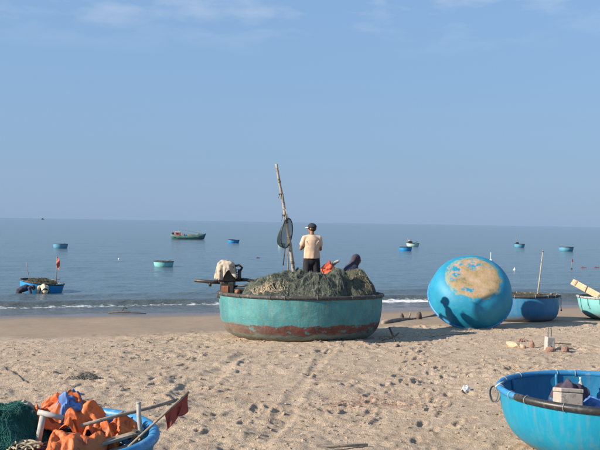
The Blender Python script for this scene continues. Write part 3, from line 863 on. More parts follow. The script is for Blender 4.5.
# --- leaning bamboo pole, thin stick and scoop net
def pole(name, p0, p1, r0, r1, mat, label, cat='pole', nodes=9, bend=0.02, collar=None):
    p0, p1 = Vector(p0), Vector(p1); n = 40
    ax = (p1 - p0)
    side = ax.cross(Vector((0, 1, 0))).normalized()
    pts, rad = [], []
    for i in range(n + 1):
        t = i / n
        pts.append(p0 + ax * t + side * math.sin(t * math.pi) * bend + side * 0.004 * math.sin(t * 23))
        rad.append((r0 + (r1 - r0) * t) * (1 + 0.05 * math.sin(t * 57)))
    root = empty(name, p0)
    mb = MB(); mb.tube([p - p0 for p in pts], rad, 10); mb.build('shaft', mat, root)
    for k in range(nodes):
        t = (k + 0.7) / nodes
        c = p0 + ax * t + side * math.sin(t * math.pi) * bend - p0
        r = (r0 + (r1 - r0) * t)
        d = ax.normalized()
        MB().tube([c - d * 0.012, c, c + d * 0.012], [r * 1.04, r * 1.18, r * 1.04], 10).build('node_ring', mat if not collar or k % 3 else collar, root)
    return tag(root, label, cat)
pt = at(276.3, 164, 19.9)
pb = at(299, 312, 20.5)
pole('bamboo_pole', pb, pt, 0.056, 0.030, M['bamboo'], 'tall grey bamboo pole leaning left beside the standing man', nodes=11, bend=-0.03, collar=M['dark_wood'])
pole('thin_stick', at(289.5, 312, 20.55), at(287.2, 214, 20.3), 0.018, 0.013, M['wood'], 'thin upright stick behind the leaning bamboo pole', 'stick', 4, 0.01)
for t, ln, lab in ((0.66, 0.20, 'short frayed cord tied halfway up the leaning bamboo pole'), (0.80, 0.14, 'shorter frayed cord tied near the top of the leaning bamboo pole')):
    q = Vector(pb).lerp(Vector(pt), t) + Vector((0.0, -0.05, 0))
    fr = empty('frayed_cord', q)
    MB().tube([(0.05 * math.cos(a_), 0.05 + 0.05 * math.sin(a_), 0.01 * math.sin(3 * a_)) for a_ in [6.283 * i / 14 for i in range(14)]], 0.012, 6, True).build('wrap', M['dark_rim'], fr)
    for k in range(4):
        MB().tube([(-0.02 + 0.02 * k, 0, 0), (-0.05 + 0.03 * k, -0.01, -ln * 0.5), (-0.06 + 0.035 * k, -0.01, -ln * (0.7 + 0.1 * k))], 0.006, 5).build('strand', M['cord' if k % 2 else 'dark_rim'], fr)
    tag(fr, lab, 'cord')
# dark lashings and a hook on the pole are part of the scoop net's tie
def scoop_net():
    c = at(286.8, 233.2, 20.05)
    root = empty('scoop_net', c)
    nrm = Vector((0.82, -0.57, 0)).normalized()           # the hoop seen at a slant
    sx_ = Vector((0, 0, 1)).cross(nrm).normalized(); up = Vector((0.10, 0, 1)).normalized()
    a_, b_ = 0.225, 0.36
    hp = [sx_ * (math.cos(t) * a_) + up * (math.sin(t) * b_) for t in [2 * math.pi * i / 48 for i in range(48)]]
    MB().tube(hp, 0.013, 8, True).build('hoop', M['iron'], root)
    MB().tube([-up * b_, -up * (b_ + 0.42)], 0.014, 8).build('handle', M['dark_wood'], root)
    P = []
    K = 24
    for i in range(-15, 16):
        f = i / 16
        for fam in range(2):
            row = []
            e = math.sqrt(max(1 - f * f, 0))
            for k in range(K):
                g = (2 * k / (K - 1) - 1) * e
                u, v = (f, g) if fam == 0 else (g, f)
                bag = (1 - min(1, u * u + v * v)) * 0.30
                row.append(sx_ * (u * a_) + up * (v * b_) - nrm * bag * 0.8 - up * bag * 0.55)
            P.append([tuple(p) for p in row])
    o = link('netting', strands_mesh('netting', P, 0.0042, 3), M['net_teal'], root)
    tag(root, 'dark scoop net on a hoop hung from the leaning pole', 'net')
    MB().tube([up * b_, up * b_ + Vector((-0.05, -0.02, 0.12)), up * b_ + Vector((-0.07, 0.0, 0.22))], 0.008, 6).build('tie_cord', M['cord'], root)
scoop_net()

# ---------------------------------------------------------------- outboard engine
def engine():
    c = Vector((at(228, 292, 19.9).x, 19.85, RIMZ - 0.03))
    root = empty('boat_engine', c)
    R = Matrix.Rotation
    MB().box((0, 0, 0.17), (0.34, 0.42, 0.30)).build('engine_block', M['iron'], root, False, 0.03)
    MB().box((-0.02, 0, 0.47), (0.42, 0.36, 0.36)).build('cylinder_head', M['iron'], root, False, 0.05)
    MB().box((-0.05, -0.215, 0.13), (0.16, 0.02, 0.2)).build('mounting_plate', M['rust'], root, False, 0.008)
    for k in range(5):
        MB().box((0.19, 0, 0.36 + k * 0.06), (0.06, 0.32, 0.018)).build('cooling_fin', M['iron'], root, False, 0.004)
    fw = MB()
    fw.tube([(0.24, -0.05, 0.47), (0.31, -0.05, 0.47)], 0.15, 20); fw.build('flywheel', M['iron'], root)
    MB().tube([(0.28, -0.1, 0.55), (0.34, -0.12, 0.66), (0.27, -0.14, 0.72), (0.18, -0.12, 0.70)], 0.03, 8).build('exhaust_pipe', M['iron'], root)
    MB().tube([(-0.10, 0.0, 0.30), (-0.35, -0.05, 0.30), (-0.79, -0.1, 0.34)], [0.05, 0.045, 0.04], 8).build('tiller_arm', M['iron'], root)
    MB().tube([(-0.42, -0.06, 0.31), (-0.42, -0.06, 0.20)], 0.035, 8).build('throttle_lever', M['iron'], root)
    MB().tube([(0.15, 0.0, 0.36), (0.45, -0.1, 0.37), (0.75, -0.2, 0.33)], [0.045, 0.04, 0.04], 8).build('propeller_shaft', M['iron'], root)
    MB().tube([(0.1, -0.1, 0.2), (0.4, -0.2, 0.24), (0.62, -0.28, 0.29)], 0.025, 8).build('shaft_guard', M['iron'], root)
    MB().box((0.38, -0.1, 0.09), (0.42, 0.3, 0.16)).build('gear_box', M['iron'], root, False, 0.03)
    MB().tube([(0.25, -0.27, 0.1), (0.25, -0.31, 0.1)], 0.06, 14).build('pulley', M['rust'], root)
    MB().box((0, 0.05, -0.03), (0.5, 0.5, 0.05)).build('engine_bed', M['dark_wood'], root, False, 0.01)
    return tag(root, 'black oily boat engine with long tiller at the left of the large boat', 'engine')
engine()
def draped_cloth(name, c, rx, ry, top, drop, mat, label, cat='cloth', seed=2.0, fold=0.05, n=70, front_cut=0.0):
    """cloth thrown over a box-like thing: flat on top, hanging with folds at the sides"""
    u = np.linspace(-1, 1, n); U, V = np.meshgrid(u, u)
    A = np.arctan2(V, U); q = np.maximum(np.abs(U), np.abs(V))
    dirx = np.cos(A); diry = np.sin(A)
    # squircle so that the corners round off
    k = (np.abs(dirx) ** 4 + np.abs(diry) ** 4) ** -0.25
    inner = np.minimum(q / 0.5, 1)
    hang = np.clip((q - 0.5) / 0.5, 0, 1)
    foldw = np.sin(A * 7 + seed) * 0.5 + np.sin(A * 13 + 2 * seed) * 0.3 + fbm(A * 2, q * 2 + seed, oct=2)
    rad = inner * k * (1 + 0.10 * hang + fold * 2 * hang * foldw)
    X = dirx * rad * rx; Y = diry * rad * ry
    dl = drop * (0.75 + 0.4 * vnoise(A * 1.3 + seed, A * 0 + 1.5)) * (1 - front_cut * np.clip(-diry, 0, 1) * np.clip(0.7 - np.abs(dirx - 0.35), 0, 1))
    Z = top - dl * hang ** 1.1 - 0.06 * inner ** 4 + 0.09 * fbm(X * 5 + seed, Y * 5, oct=3)
    me = grid_mesh(name, X, Y, Z)
    o = link(name, me, mat, None, True, 0, c)
    so = o.modifiers.new('thickness', 'SOLIDIFY'); so.thickness = 0.008; so.offset = 1
    return tag(o, label, cat)
draped_cloth('engine_cover_cloth', Vector((at(226.5, 275, 19.9).x, 19.8, RIMZ - 0.03)), 0.205, 0.22, 0.80, 0.40, M['cloth_white'], 'dirty white cloth thrown over the black engine', fold=0.14, front_cut=1.0, seed=5.2)

# ---------------------------------------------------------------- people
def remesh(o, voxel, smooth_it=6, fac=0.5):
    r = o.modifiers.new('remesh', 'REMESH'); r.mode = 'VOXEL'; r.voxel_size = voxel; r.use_smooth_shade = True
    s = o.modifiers.new('smooth', 'SMOOTH'); s.iterations = smooth_it; s.factor = fac
    return o
def hand(mb, wrist, d, palm_n, side, sc=1.0, curl=0.7):
    """palm plus five curled fingers; d = pointing direction, palm_n = palm normal, side = towards the thumb"""
    d, pn, sd = Vector(d).normalized(), Vector(palm_n).normalized(), Vector(side).normalized()
    W = Vector(wrist)
    mb.capsule(W, W + d * 0.06 * sc, 0.024 * sc, 0.036 * sc, 10, 0.55, pn)
    mb.capsule(W + d * 0.055 * sc - sd * 0.022 * sc, W + d * 0.055 * sc + sd * 0.022 * sc, 0.02 * sc, 0.02 * sc, 10, 0.8, pn)
    for k, ln in enumerate((0.068, 0.082, 0.076, 0.06)):
        b = W + d * 0.072 * sc + sd * (0.03 - 0.02 * k) * sc
        p = b; dd = d.copy()
        for seg in range(3):
            ang = curl * (0.35 + 0.45 * seg)
            dd = (d * math.cos(ang) + pn * math.sin(ang)).normalized()
            q = p + dd * ln * sc * (0.45, 0.33, 0.24)[seg]
            mb.capsule(p, q, (0.0095 - 0.001 * seg) * sc, (0.0088 - 0.001 * seg) * sc, 8, 1, None, 2)
            p = q
    b = W + d * 0.02 * sc + sd * 0.026 * sc
    t1 = b + (d * 0.6 + sd * 0.75 + pn * 0.25).normalized() * 0.038 * sc
    t2 = t1 + (d * 0.85 + sd * 0.2 + pn * 0.5).normalized() * 0.032 * sc
    mb.capsule(b, t1, 0.013 * sc, 0.011 * sc, 8, 1, None, 2)
    mb.capsule(t1, t2, 0.0105 * sc, 0.0085 * sc, 8, 1, None, 2)
def head(mb, c, fwd, tilt=0.0):
    """skull, jaw, nose, ears; c = head centre, fwd = facing direction"""
    f = Vector(fwd).normalized(); up = (Vector((0, 0, 1)) + f * tilt).normalized(); f = (f - up * f.dot(up)).normalized()
    s = f.cross(up)
    rot = Matrix((s, f, up)).transposed()
    c = Vector(c)
    mb.ball(c + up * 0.02 - f * 0.008, (0.075, 0.096, 0.092), 18, 12, rot)
    mb.ball(c - up * 0.045 + f * 0.028, (0.056, 0.062, 0.066), 14, 10, rot)
    mb.ball(c - up * 0.092 + f * 0.062, (0.024, 0.022, 0.02), 10, 8, rot)
    mb.capsule(c + f * 0.088 + up * 0.012, c + f * 0.108 - up * 0.026, 0.009, 0.015, 8)
    mb.ball(c + f * 0.086 - up * 0.056, (0.024, 0.012, 0.009), 10, 8, rot)
    for k in (-1, 1):
        mb.ball(c + s * 0.078 * k - up * 0.004 - f * 0.012, (0.011, 0.022, 0.033), 10, 8, rot)
    return c, f, up, s
def person(name, loc, rz, J, skin, parts, label, voxel=0.011, head_dir=(0, 1, 0), head_tilt=0.0, hands=True, facial=True):
    """J: joint positions in local space (x right, y front, z up); clothing parts are children grown over the same joints"""
    root = empty(name, loc, rz)
    V = {k: Vector(v) for k, v in J.items()}
    mb = MB()
    mb.capsule(V['pelvis'], V['waist'], 0.125, 0.115, 16, 0.72)
    mb.capsule(V['waist'], V['chest'], 0.118, 0.142, 16, 0.70)
    mb.capsule(V['chest'], V['neck'] - Vector((0, 0, 0.03)), 0.13, 0.06, 16, 0.75)
    mb.capsule(V['neck'] - Vector((0, 0, 0.03)), V['head'], 0.055, 0.05, 12)
    for k in ('l', 'r'):
        mb.capsule(V['neck'] - Vector((0, 0, 0.04)), V['sh_' + k], 0.06, 0.062, 12)
        mb.capsule(V['sh_' + k], V['el_' + k], 0.055, 0.042, 12)
        mb.capsule(V['el_' + k], V['wr_' + k], 0.042, 0.027, 12)
        mb.capsule(V['pelvis'], V['hip_' + k], 0.10, 0.095, 12)
        mb.capsule(V['hip_' + k], V['kn_' + k], 0.09, 0.056, 12)
        mid = V['kn_' + k].lerp(V['an_' + k], 0.3)
        mb.capsule(V['kn_' + k], mid, 0.053, 0.057, 12)
        mb.capsule(mid, V['an_' + k], 0.055, 0.035, 12)
        mb.capsule(V['an_' + k] + Vector((0, -0.04, -0.045)), V['an_' + k] + Vector((0, 0.13, -0.055)), 0.034, 0.028, 10, 0.8, (0, 0, 1))
        if hands:
            d = (V['wr_' + k] - V['el_' + k]).normalized()
            sgn = 1 if k == 'l' else -1
            inw = Vector((sgn, 0, 0)); inw = (inw - d * inw.dot(d)).normalized()
            th = d.cross(inw) * (-sgn)
            if th.z < 0: th = -th
            hand(mb, V['wr_' + k], d, inw, th)
    c, f, up, s = head(mb, V['head'], head_dir, head_tilt)
    body = mb.build('body', skin, root)
    remesh(body, voxel, 4)
    if facial:
        for k in (-1, 1):
            MB().ball(c + s * 0.031 * k + f * 0.083 + up * 0.012, 0.011, 8, 6).build('eye', M['eye'], root)
    parts(root, V, c, f, up, s)
    return tag(root, label, 'person')

def standing_clothes(root, V, c, f, up, s):
    mb = MB()
    # loose shirt: a lofted tube with a straight hem, vertical drape folds that fade towards the shoulders
    seg = 48; rings = [(0.885, 0.196, 0.135), (0.90, 0.197, 0.136), (0.97, 0.193, 0.132), (1.06, 0.188, 0.126), (1.16, 0.190, 0.128), (1.26, 0.196, 0.13), (1.34, 0.192, 0.12), (1.395, 0.165, 0.098), (1.43, 0.115, 0.08), (1.45, 0.08, 0.07)]
    vs, fs = [], []
    for (z, a_, b_) in rings:
        w_ = max(0.0, (1.3 - z) / 0.42)
        for k in range(seg):
            t = 2 * math.pi * k / seg
            g = 1 + w_ * (0.045 * math.sin(5 * t + 3.1 * z) + 0.03 * math.sin(9 * t - 6 * z + 1)) + 0.02 * math.sin(3 * t + 22 * z)
            vs.append((a_ * g * math.cos(t), b_ * g * math.sin(t) - 0.004, z))
    for r_ in range(len(rings) - 1):
        for k in range(seg):
            l = (k + 1) % seg
            fs.append((r_ * seg + k, r_ * seg + l, (r_ + 1) * seg + l, (r_ + 1) * seg + k))
    fs.append(tuple(range(seg - 1, -1, -1))); fs.append(tuple((len(rings) - 1) * seg + k for k in range(seg)))
    mb.add(vs, fs)
    for k in ('l', 'r'):
        mb.capsule(V['neck'] - Vector((0, 0, 0.05)), V['sh_' + k], 0.068, 0.066, 12)
        mb.capsule(V['sh_' + k], V['sh_' + k].lerp(V['el_' + k], 0.55), 0.068, 0.074, 12)
    # slanting pull folds from the shoulders
    for (xa, za, xb, zb) in ((-0.15, 1.30, -0.04, 1.14), (0.15, 1.31, 0.05, 1.16), (-0.12, 1.16, -0.02, 1.03), (0.13, 1.12, 0.03, 1.0), (0.0, 1.33, 0.02, 1.2)):
        mb.capsule((xa, -0.104, za), (xb, -0.113, zb), 0.013, 0.014, 8)
    remesh(mb.build('shirt', M['shirt'], root), 0.010, 3)
    mb = MB()
    mb.capsule(V['pelvis'] + Vector((0, 0, 0.02)), V['pelvis'] - Vector((0, 0, 0.10)), 0.165, 0.18, 18, 0.66)
    for k in ('l', 'r'):
        mb.capsule(V['hip_' + k], V['hip_' + k].lerp(V['kn_' + k], 0.80), 0.108, 0.112, 16)
    remesh(mb.build('shorts', M['shorts'], root), 0.012, 4)
    rot = Matrix((s, f, up)).transposed()
    mb = MB(); mb.ball(c + up * 0.012 - f * 0.018, (0.081, 0.098, 0.085), 18, 12, rot); mb.build('hair', M['hair'], root)
    # cap: crown, white front band and peak
    mb = MB()
    seg, rings = 28, 8; vs, fs = [], []
    for i in range(rings + 1):
        th = math.pi / 2 * i / rings
        for k in range(seg):
            a = 2 * math.pi * k / seg
            p = rot @ Vector((math.sin(th) * math.cos(a) * 0.092, math.sin(th) * math.sin(a) * 0.112, math.cos(th) * 0.095))
            vs.append(c + up * 0.036 - f * 0.005 + p)
    fs = [(i * seg + k, (i + 1) * seg + k, (i + 1) * seg + (k + 1) % seg, i * seg + (k + 1) % seg) for i in range(rings) for k in range(seg)]
    mb.add(vs, fs)
    cap = mb.build('cap', M['cap'], root)
    so = cap.modifiers.new('thickness', 'SOLIDIFY'); so.thickness = 0.006; so.offset = 1
    mb = MB(); vs = []; n = 14
    for i in range(n + 1):
        a = math.radians(25 + 130 * i / n)
        e = math.sin(math.pi * i / n)
        p = rot @ Vector((math.cos(a) * 0.094, math.sin(a) * 0.112, 0.002))
        q = rot @ Vector((math.cos(a) * (0.094 + 0.02 * e), math.sin(a) * 0.112 + 0.075 * e, -0.012 - 0.012 * e))
        for z in (0.0, 0.008):
            vs += [c + up * (0.036 + z) + p, c + up * (0.036 + z) + q]
    fs = []
    for i in range(n):
        b = i * 4; e = b + 4
        fs += [(b, b + 1, e + 1, e), (b + 2, e + 2, e + 3, b + 3), (b + 1, b + 3, e + 3, e + 1), (b, e, e + 2, b + 2)]
    mb.add(vs, fs); mb.build('cap_peak', M['cap_white'], root)
    for k in ('l', 'r'):
        a = V['an_' + k]
        MB().capsule(a + Vector((0, -0.05, -0.08)), a + Vector((0, 0.14, -0.08)), 0.045, 0.042, 12, 0.25, (0, 0, 1)).build('sandal', M['sole'], root)

man_x = at(312, 240, 20.75).x
deck_top = (BMAT @ Vector((0, 0.9, 1.0 + 0.0175))).z
J_stand = dict(pelvis=(0, 0, 0.95), waist=(0, 0, 1.08), chest=(0.0, -0.005, 1.27), neck=(0, 0.0, 1.46), head=(0, 0.03, 1.60),
               sh_l=(-0.178, 0, 1.375), sh_r=(0.178, 0, 1.375), el_l=(-0.265, -0.01, 1.12), el_r=(0.215, 0.03, 1.11),
               wr_l=(-0.12, 0.25, 1.20), wr_r=(0.10, 0.28, 1.18), hip_l=(-0.09, 0, 0.89), hip_r=(0.09, 0, 0.89),
               kn_l=(-0.115, 0.02, 0.48), kn_r=(0.12, 0.02, 0.48), an_l=(-0.13, -0.02, 0.09), an_r=(0.14, -0.02, 0.09))
man = person('person', (man_x, 20.9, deck_top), math.radians(8), J_stand, M['skin'], standing_clothes,
       'person in peach shirt, black shorts and dark cap standing with back turned', 0.0105, (-0.78, 0.62, -0.08))
man.scale = (1.045, 1.045, 1.045)
def hooded_clothes(root, V, c, f, up, s):
    mb = MB()
    mb.capsule(V['pelvis'], V['waist'], 0.165, 0.16, 16, 0.78)
    mb.capsule(V['waist'], V['chest'], 0.16, 0.172, 16, 0.76)
    mb.capsule(V['chest'], V['neck'] - Vector((0, 0, 0.02)), 0.165, 0.085, 16, 0.8)
    for k in ('l', 'r'):
        mb.capsule(V['neck'] - Vector((0, 0, 0.05)), V['sh_' + k], 0.08, 0.078, 12)
        mb.capsule(V['sh_' + k], V['el_' + k], 0.074, 0.062, 12)
        mb.capsule(V['el_' + k], V['el_' + k].lerp(V['wr_' + k], 0.9), 0.06, 0.045, 12)
    remesh(mb.build('jacket', M['hoodie'], root), 0.014, 5)
    rot = Matrix((s, f, up)).transposed()
    mb = MB()
    mb.ball(c + up * 0.018 - f * 0.035, (0.108, 0.112, 0.118), 18, 12, rot)
    mb.capsule(c - f * 0.05 + up * 0.07, c - f * 0.12 + up * 0.05, 0.07, 0.03, 12)
    mb.capsule(c - f * 0.03 - up * 0.03, V['neck'], 0.10, 0.12, 14)
    mb.capsule(V['neck'], V['chest'].lerp(V['neck'], 0.4), 0.11, 0.15, 14, 0.8)
    remesh(mb.build('hood', M['mauve'], root), 0.012, 5)
    mb = MB(); mb.ball(c + up * 0.012 - f * 0.018, (0.08, 0.096, 0.084), 14, 10, rot); mb.build('hair', M['hair'], root)
    mb = MB()
    mb.capsule(V['pelvis'], V['pelvis'] - Vector((0, 0, 0.05)), 0.14, 0.14, 16, 0.8)
    for k in ('l', 'r'):
        mb.capsule(V['hip_' + k], V['kn_' + k], 0.108, 0.08, 14)
        mb.capsule(V['kn_' + k], V['an_' + k], 0.08, 0.055, 14)
    remesh(mb.build('trousers', M['shorts'], root), 0.014, 4)
J_sit = dict(pelvis=(0, 0, 0.13), waist=(0, 0.04, 0.29), chest=(0, 0.17, 0.47), neck=(0, 0.30, 0.62), head=(0, 0.39, 0.73),
             sh_l=(-0.18, 0.25, 0.55), sh_r=(0.18, 0.25, 0.55), el_l=(-0.24, 0.28, 0.29), el_r=(0.24, 0.28, 0.29),
             wr_l=(-0.09, 0.45, 0.24), wr_r=(0.09, 0.45, 0.22), hip_l=(-0.09, 0.02, 0.11), hip_r=(0.09, 0.02, 0.11),
             kn_l=(-0.20, 0.40, 0.19), kn_r=(0.22, 0.38, 0.17), an_l=(-0.06, 0.18, 0.09), an_r=(0.12, 0.52, 0.09))
sx0 = at(350, 270, 20.75).x
person('person', (sx0 - 0.2, 20.78, (BMAT @ Vector((0, 0.72, 1.0 + 0.0175))).z + 0.11), math.radians(-66), J_sit, M['skin'], hooded_clothes,
       'person in dark hooded jacket sitting bent over behind the nets', 0.013, (0, 0.95, -0.3), 0.25).scale = (1.08, 1.08, 1.08)

# the orange-red bundle with dark sticks between the two people
def crumple(name, c, w, l, mat, seed=1.0, amp=0.06, peak=0.1, rot=(0, 0, 0), n=46, thick=0.006, parent=None, env=None, droop=0.1):
    u = np.linspace(-1, 1, n); U, V = np.meshgrid(u, u)
    ed = 1 + 0.14 * fbm(U * 1.3 + seed, V * 1.3, oct=2)
    X = U * w / 2 * ed + amp * 0.5 * fbm(U * 2 + seed, V * 2, oct=2); Y = V * l / 2 * ed + amp * 0.5 * fbm(U * 2 + 9, V * 2 + seed, oct=2)
    Z = peak * np.clip(1 - (U * U + V * V) * 0.6, -0.4, 1)
    rg = np.random.default_rng(int(seed * 10)); wu = U + 0.25 * fbm(U + seed, V, oct=2); wv = V + 0.25 * fbm(U, V + seed, oct=2)
    for k in range(13):                      # straight creases: folded planes rather than bubbles
        an = rg.uniform(0, math.pi); fr = 0.4 + 4.2 * rg.random() ** 1.7; ph = rg.uniform(0, 1)
        t = (wu * math.cos(an) + wv * math.sin(an)) * fr + ph
        Z = Z + amp * 1.6 / (0.7 + fr ** 1.5) * (np.abs((t % 1.0) * 2 - 1) - 0.5) * (0.35 + 0.65 * vnoise(U * 1.2 + k * 3.1, V * 1.2 + seed))
    Z = Z + amp * 0.10 * fbm(U * 6 + seed, V * 6, oct=2)
    Z = Z - droop * np.maximum(np.abs(U), np.abs(V)) ** 4
    if env is not None: Z = Z + env(U, V)
    o = link(name, grid_mesh(name, X, Y, Z), mat, parent, True, 0, c)
    o.rotation_euler = rot
    so = o.modifiers.new('thickness', 'SOLIDIFY'); so.thickness = thick; so.offset = 0
    return o
bx = at(329, 276, 20.35)
bun = empty('marker_flag', (bx.x, 20.35, RIMZ + 0.47))
crumple('flag_cloth', (0.0, 0, 0.10), 0.32, 0.38, M['red_orange'], 4.0, 0.05, 0.06, (math.radians(78), math.radians(-38), 0), 30, 0.008, bun)
MB().tube([(-0.14, 0.0, -0.1), (0.02, 0.02, 0.12), (0.20, 0.02, 0.30)], 0.018, 8).build('stick', M['wood'], bun)
MB().tube([(0.03, 0.02, 0.16), (0.12, 0.02, 0.29), (0.145, 0.02, 0.32)], [0.02, 0.028, 0.02], 8).build('stick', M['dark_wood'], bun)
MB().capsule((0.1, 0.02, 0.28), (0.22, 0.02, 0.32), 0.04, 0.035, 10).build('float', M['grey_pipe'], bun)
tag(bun, 'red-orange flag bundle with crossed sticks lying on the nets between the two people', 'flag')

# ---------------------------------------------------------------- overturned blue coracle
def overturned():
    R, h = 1.13, 0.86
    M['peeled'] = peeled_hull_material(R, h)
    e = math.radians(42)
    g = on_ground(468, 329)
    yaw = math.radians(8)
    # local z of the bowl runs from its bottom up to the rim; here it points away from the viewer and down
    a = Vector((-0.03, -math.cos(e), math.sin(e))).normalized()       # from rim to bottom
    zloc = -a
    xloc = Vector((1, 0, 0)); xloc = (xloc - zloc * xloc.dot(zloc)).normalized(); yloc = zloc.cross(xloc)
    rotm = Matrix((xloc, yloc, zloc)).transposed()
    low = Vector((0, -math.sin(e), -math.cos(e)))                  # rim point that touches the sand
    rc = Vector((at(474, 300, g.y).x + 0.06, g.y + 0.82, 0)) ; rc.z = zbase(rc.x, g.y) + R * math.cos(e) - 0.03
    base = rc + a * h
    root = coracle('overturned_coracle', base, R, h, M['peeled'], M['blue_in'], M['blue_rim'], 0.04, HULL_ROUND, rotm.to_euler(), 12, 110, 'green_cord', 0, 0, 5)
    tag(root, 'bright blue basket boat tipped on its side showing a peeled tan bottom', 'boat', 'round basket boats on the beach')
    # the prop stick that holds it up
    top = rc + Vector((0.5, 0.35, 0.55)); bot = Vector((rc.x + 0.8, rc.y + 1.05, 0)); bot.z = zbase(bot.x, bot.y) - 0.1
    st = empty('prop_stick', bot)
    MB().tube([(0, 0, 0), (top - bot) * 0.5 + Vector((0.01, 0, 0.01)), top - bot], [0.03, 0.028, 0.024], 8).build('shaft', M['wood'], st)
    MB().tube([(top - bot), (top - bot) + Vector((0.05, -0.02, 0.08))], [0.024, 0.02], 8).build('fork', M['wood'], st)
    tag(st, 'wooden prop stick behind the tipped blue basket boat', 'stick')
overturned()

# --- blue coracle behind, with its mast
g = on_ground(535, 322)
R2, h2 = 1.12, 0.80
c2 = Vector((at(557, 300, g.y + 0.9).x - R2, g.y + 0.75, 0)); c2.z = float(zbase(c2.x, c2.y)) - 0.02
b2 = coracle('basket_coracle', c2, R2, h2, M['mid_blue'], M['blue_in'], M['dark_rim'], 0.042, HULL_TUB, (math.radians(-2), 0, 0.4), 16, 80, 'cord', 0, 2, 3)
tag(b2, 'dull blue basket boat with black rim half hidden behind the tipped boat', 'boat', 'round basket boats on the beach')
mt = empty('mast_pole', c2 + Vector((0.40, 0.1, 0.06)))
a0 = Vector((0, 0, 0)); tip = at(543, 250.5, c2.y + 0.1) - mt.location
MB().tube([a0, tip * 0.5 + Vector((0.015, 0, 0)), tip], [0.03, 0.025, 0.017], 8).build('shaft', M['bamboo'], mt)
MB().tube([tip * 0.98, tip * 0.98 + Vector((0.0, 0, 0.02))], 0.03, 8).build('tip_ring', M['dark_wood'], mt)
tag(mt, 'thin bamboo mast standing in the dull blue basket boat', 'pole')
heap('fishing_net', (c2.x + 0.1, c2.y), 0.8, 0.7, 0.12, c2.z + h2 - 0.12, M['net_olive'], 31.0, 'dark net lying level with the rim of the dull blue basket boat', 0.05, 500, 0.004, n=50)
rt = empty('mooring_rope', c2 + Vector((R2 + 0.045, -0.05, h2)))
MB().tube([(0, 0, 0), (0.02, 0, -0.12), (0.012, -0.01, -0.3), (0.03, 0, -0.42)], 0.011, 6).build('strand', M['dark_rim'], rt)
MB().ball((0.03, 0, -0.44), 0.03, 8, 6).build('knot', M['dark_rim'], rt)
tag(rt, 'short dark rope hanging from the rim of the dull blue basket boat', 'rope')

# --- pale aqua coracle at the right edge with a plank
g = on_ground(600, 320)
R3, h3 = 1.05, 0.72
c3 = Vector((at(577.5, 300, g.y + 0.8).x + R3, g.y + 0.65, 0)); c3.z = float(zbase(c3.x, c3.y)) - 0.02
b3 = coracle('basket_coracle', c3, R3, h3, M['aqua'], M['wood'], M['grey_pipe'], 0.035, HULL_ROUND, (math.radians(-1), 0, 1.1), 18, 80, 'green_cord', 0, 2, 4)
tag(b3, 'pale aqua basket boat at the right edge with plank sticking out', 'boat', 'round basket boats on the beach')
pl = empty('wooden_plank', at(586, 289, c3.y - 0.1))
p0 = at(572, 281.5, c3.y + 0.35) - pl.location; p1 = at(606, 300, c3.y - 0.55) - pl.location
dirn = (p1 - p0).normalized(); nz_ = Vector((-0.45, -0.85, 0.25)); nz_ = (nz_ - dirn * nz_.dot(dirn)).normalized(); rotp = Matrix((dirn, nz_.cross(dirn), nz_)).transposed()
MB().box((p0 + p1) / 2, ((p1 - p0).length, 0.2, 0.035), rotp).build('board', M['pale_wood'], pl, False, 0.006)
for t in (0.12, 0.8):
    MB().box(p0.lerp(p1, t) + rotp @ Vector((0, 0, 0.028)), (0.05, 0.17, 0.02), rotp).build('cleat', M['wood'], pl, False, 0.004)
tag(pl, 'pale wooden plank slanting out of the aqua basket boat', 'plank')
heap('fishing_net', (c3.x, c3.y), 0.75, 0.7, 0.16, c3.z + h3 - 0.13, M['net_beige'], 37.0, 'sandy net heaped inside the pale aqua basket boat', 0.06, 500, 0.004, n=50)
for i, (dx, ln, lab) in enumerate(((-0.96, 0.36, 'dark cord looped over the left rim of the pale aqua basket boat'), (-0.72, 0.28, 'shorter dark cord hanging down the front of the pale aqua basket boat'))):
    yy = -math.sqrt(R3 ** 2 - dx ** 2) - 0.05
    r0 = empty('hanging_cord', c3 + Vector((dx, yy, h3 + 0.03)))
    MB().tube([(0, 0.06, 0.0), (0, 0, 0.0), (0.03, -0.01, -ln * 0.7), (0.09, -0.01, -ln), (0.15, -0.01, -ln * 0.6), (0.2, -0.02, -0.02)], 0.01, 6).build('loop', M['green_cord'], r0)
    MB().ball((0.09, -0.01, -ln), 0.022, 8, 6).build('knot', M['green_cord'], r0)
    tag(r0, lab, 'cord')

# ---------------------------------------------------------------- bright blue coracle, lower right corner
R4, h4 = 1.157, 0.715
c4 = Vector((3.53, 9.64, -0.02))
TAU = 2 * math.pi
b4 = coracle('basket_coracle', c4, R4, h4, M['blue'], M['blue_in'], M['rubber'], 0.043, HULL_ROUND, (0, 0, 0), 17, 150, 'cord', 9, 0, 1,
             rim_arcs=[(math.radians(200), math.radians(372), M['rubber'], 0.043), (math.radians(12), math.radians(200), M['blue_rim'], 0.038)])
tag(b4, 'bright blue basket boat with black tube rim in the lower right corner', 'boat', 'round basket boats on the beach')
# rope ring on its left side
rr = empty('rope_ring', Vector((c4.x - R4 - 0.055, c4.y + 0.12, h4 - 0.04)))
for k, (dx, ph) in enumerate(((0, 0.0), (-0.02, 0.5))):
    MB().tube([(dx + 0.055 * math.cos(t), 0.04 * math.sin(t + ph), -0.05 + 0.085 * math.sin(t)) for t in [TAU * i / 24 for i in range(24)]], 0.008, 8, True).build('loop', M['dull_cord'], rr)
MB().tube([(0.0, 0, 0.03), (0.05, 0, 0.07), (0.1, 0.01, 0.09)], 0.01, 6).build('tie', M['cord'], rr)
tag(rr, 'dark rope ring hanging on the left rim of the bright blue boat', 'rope')
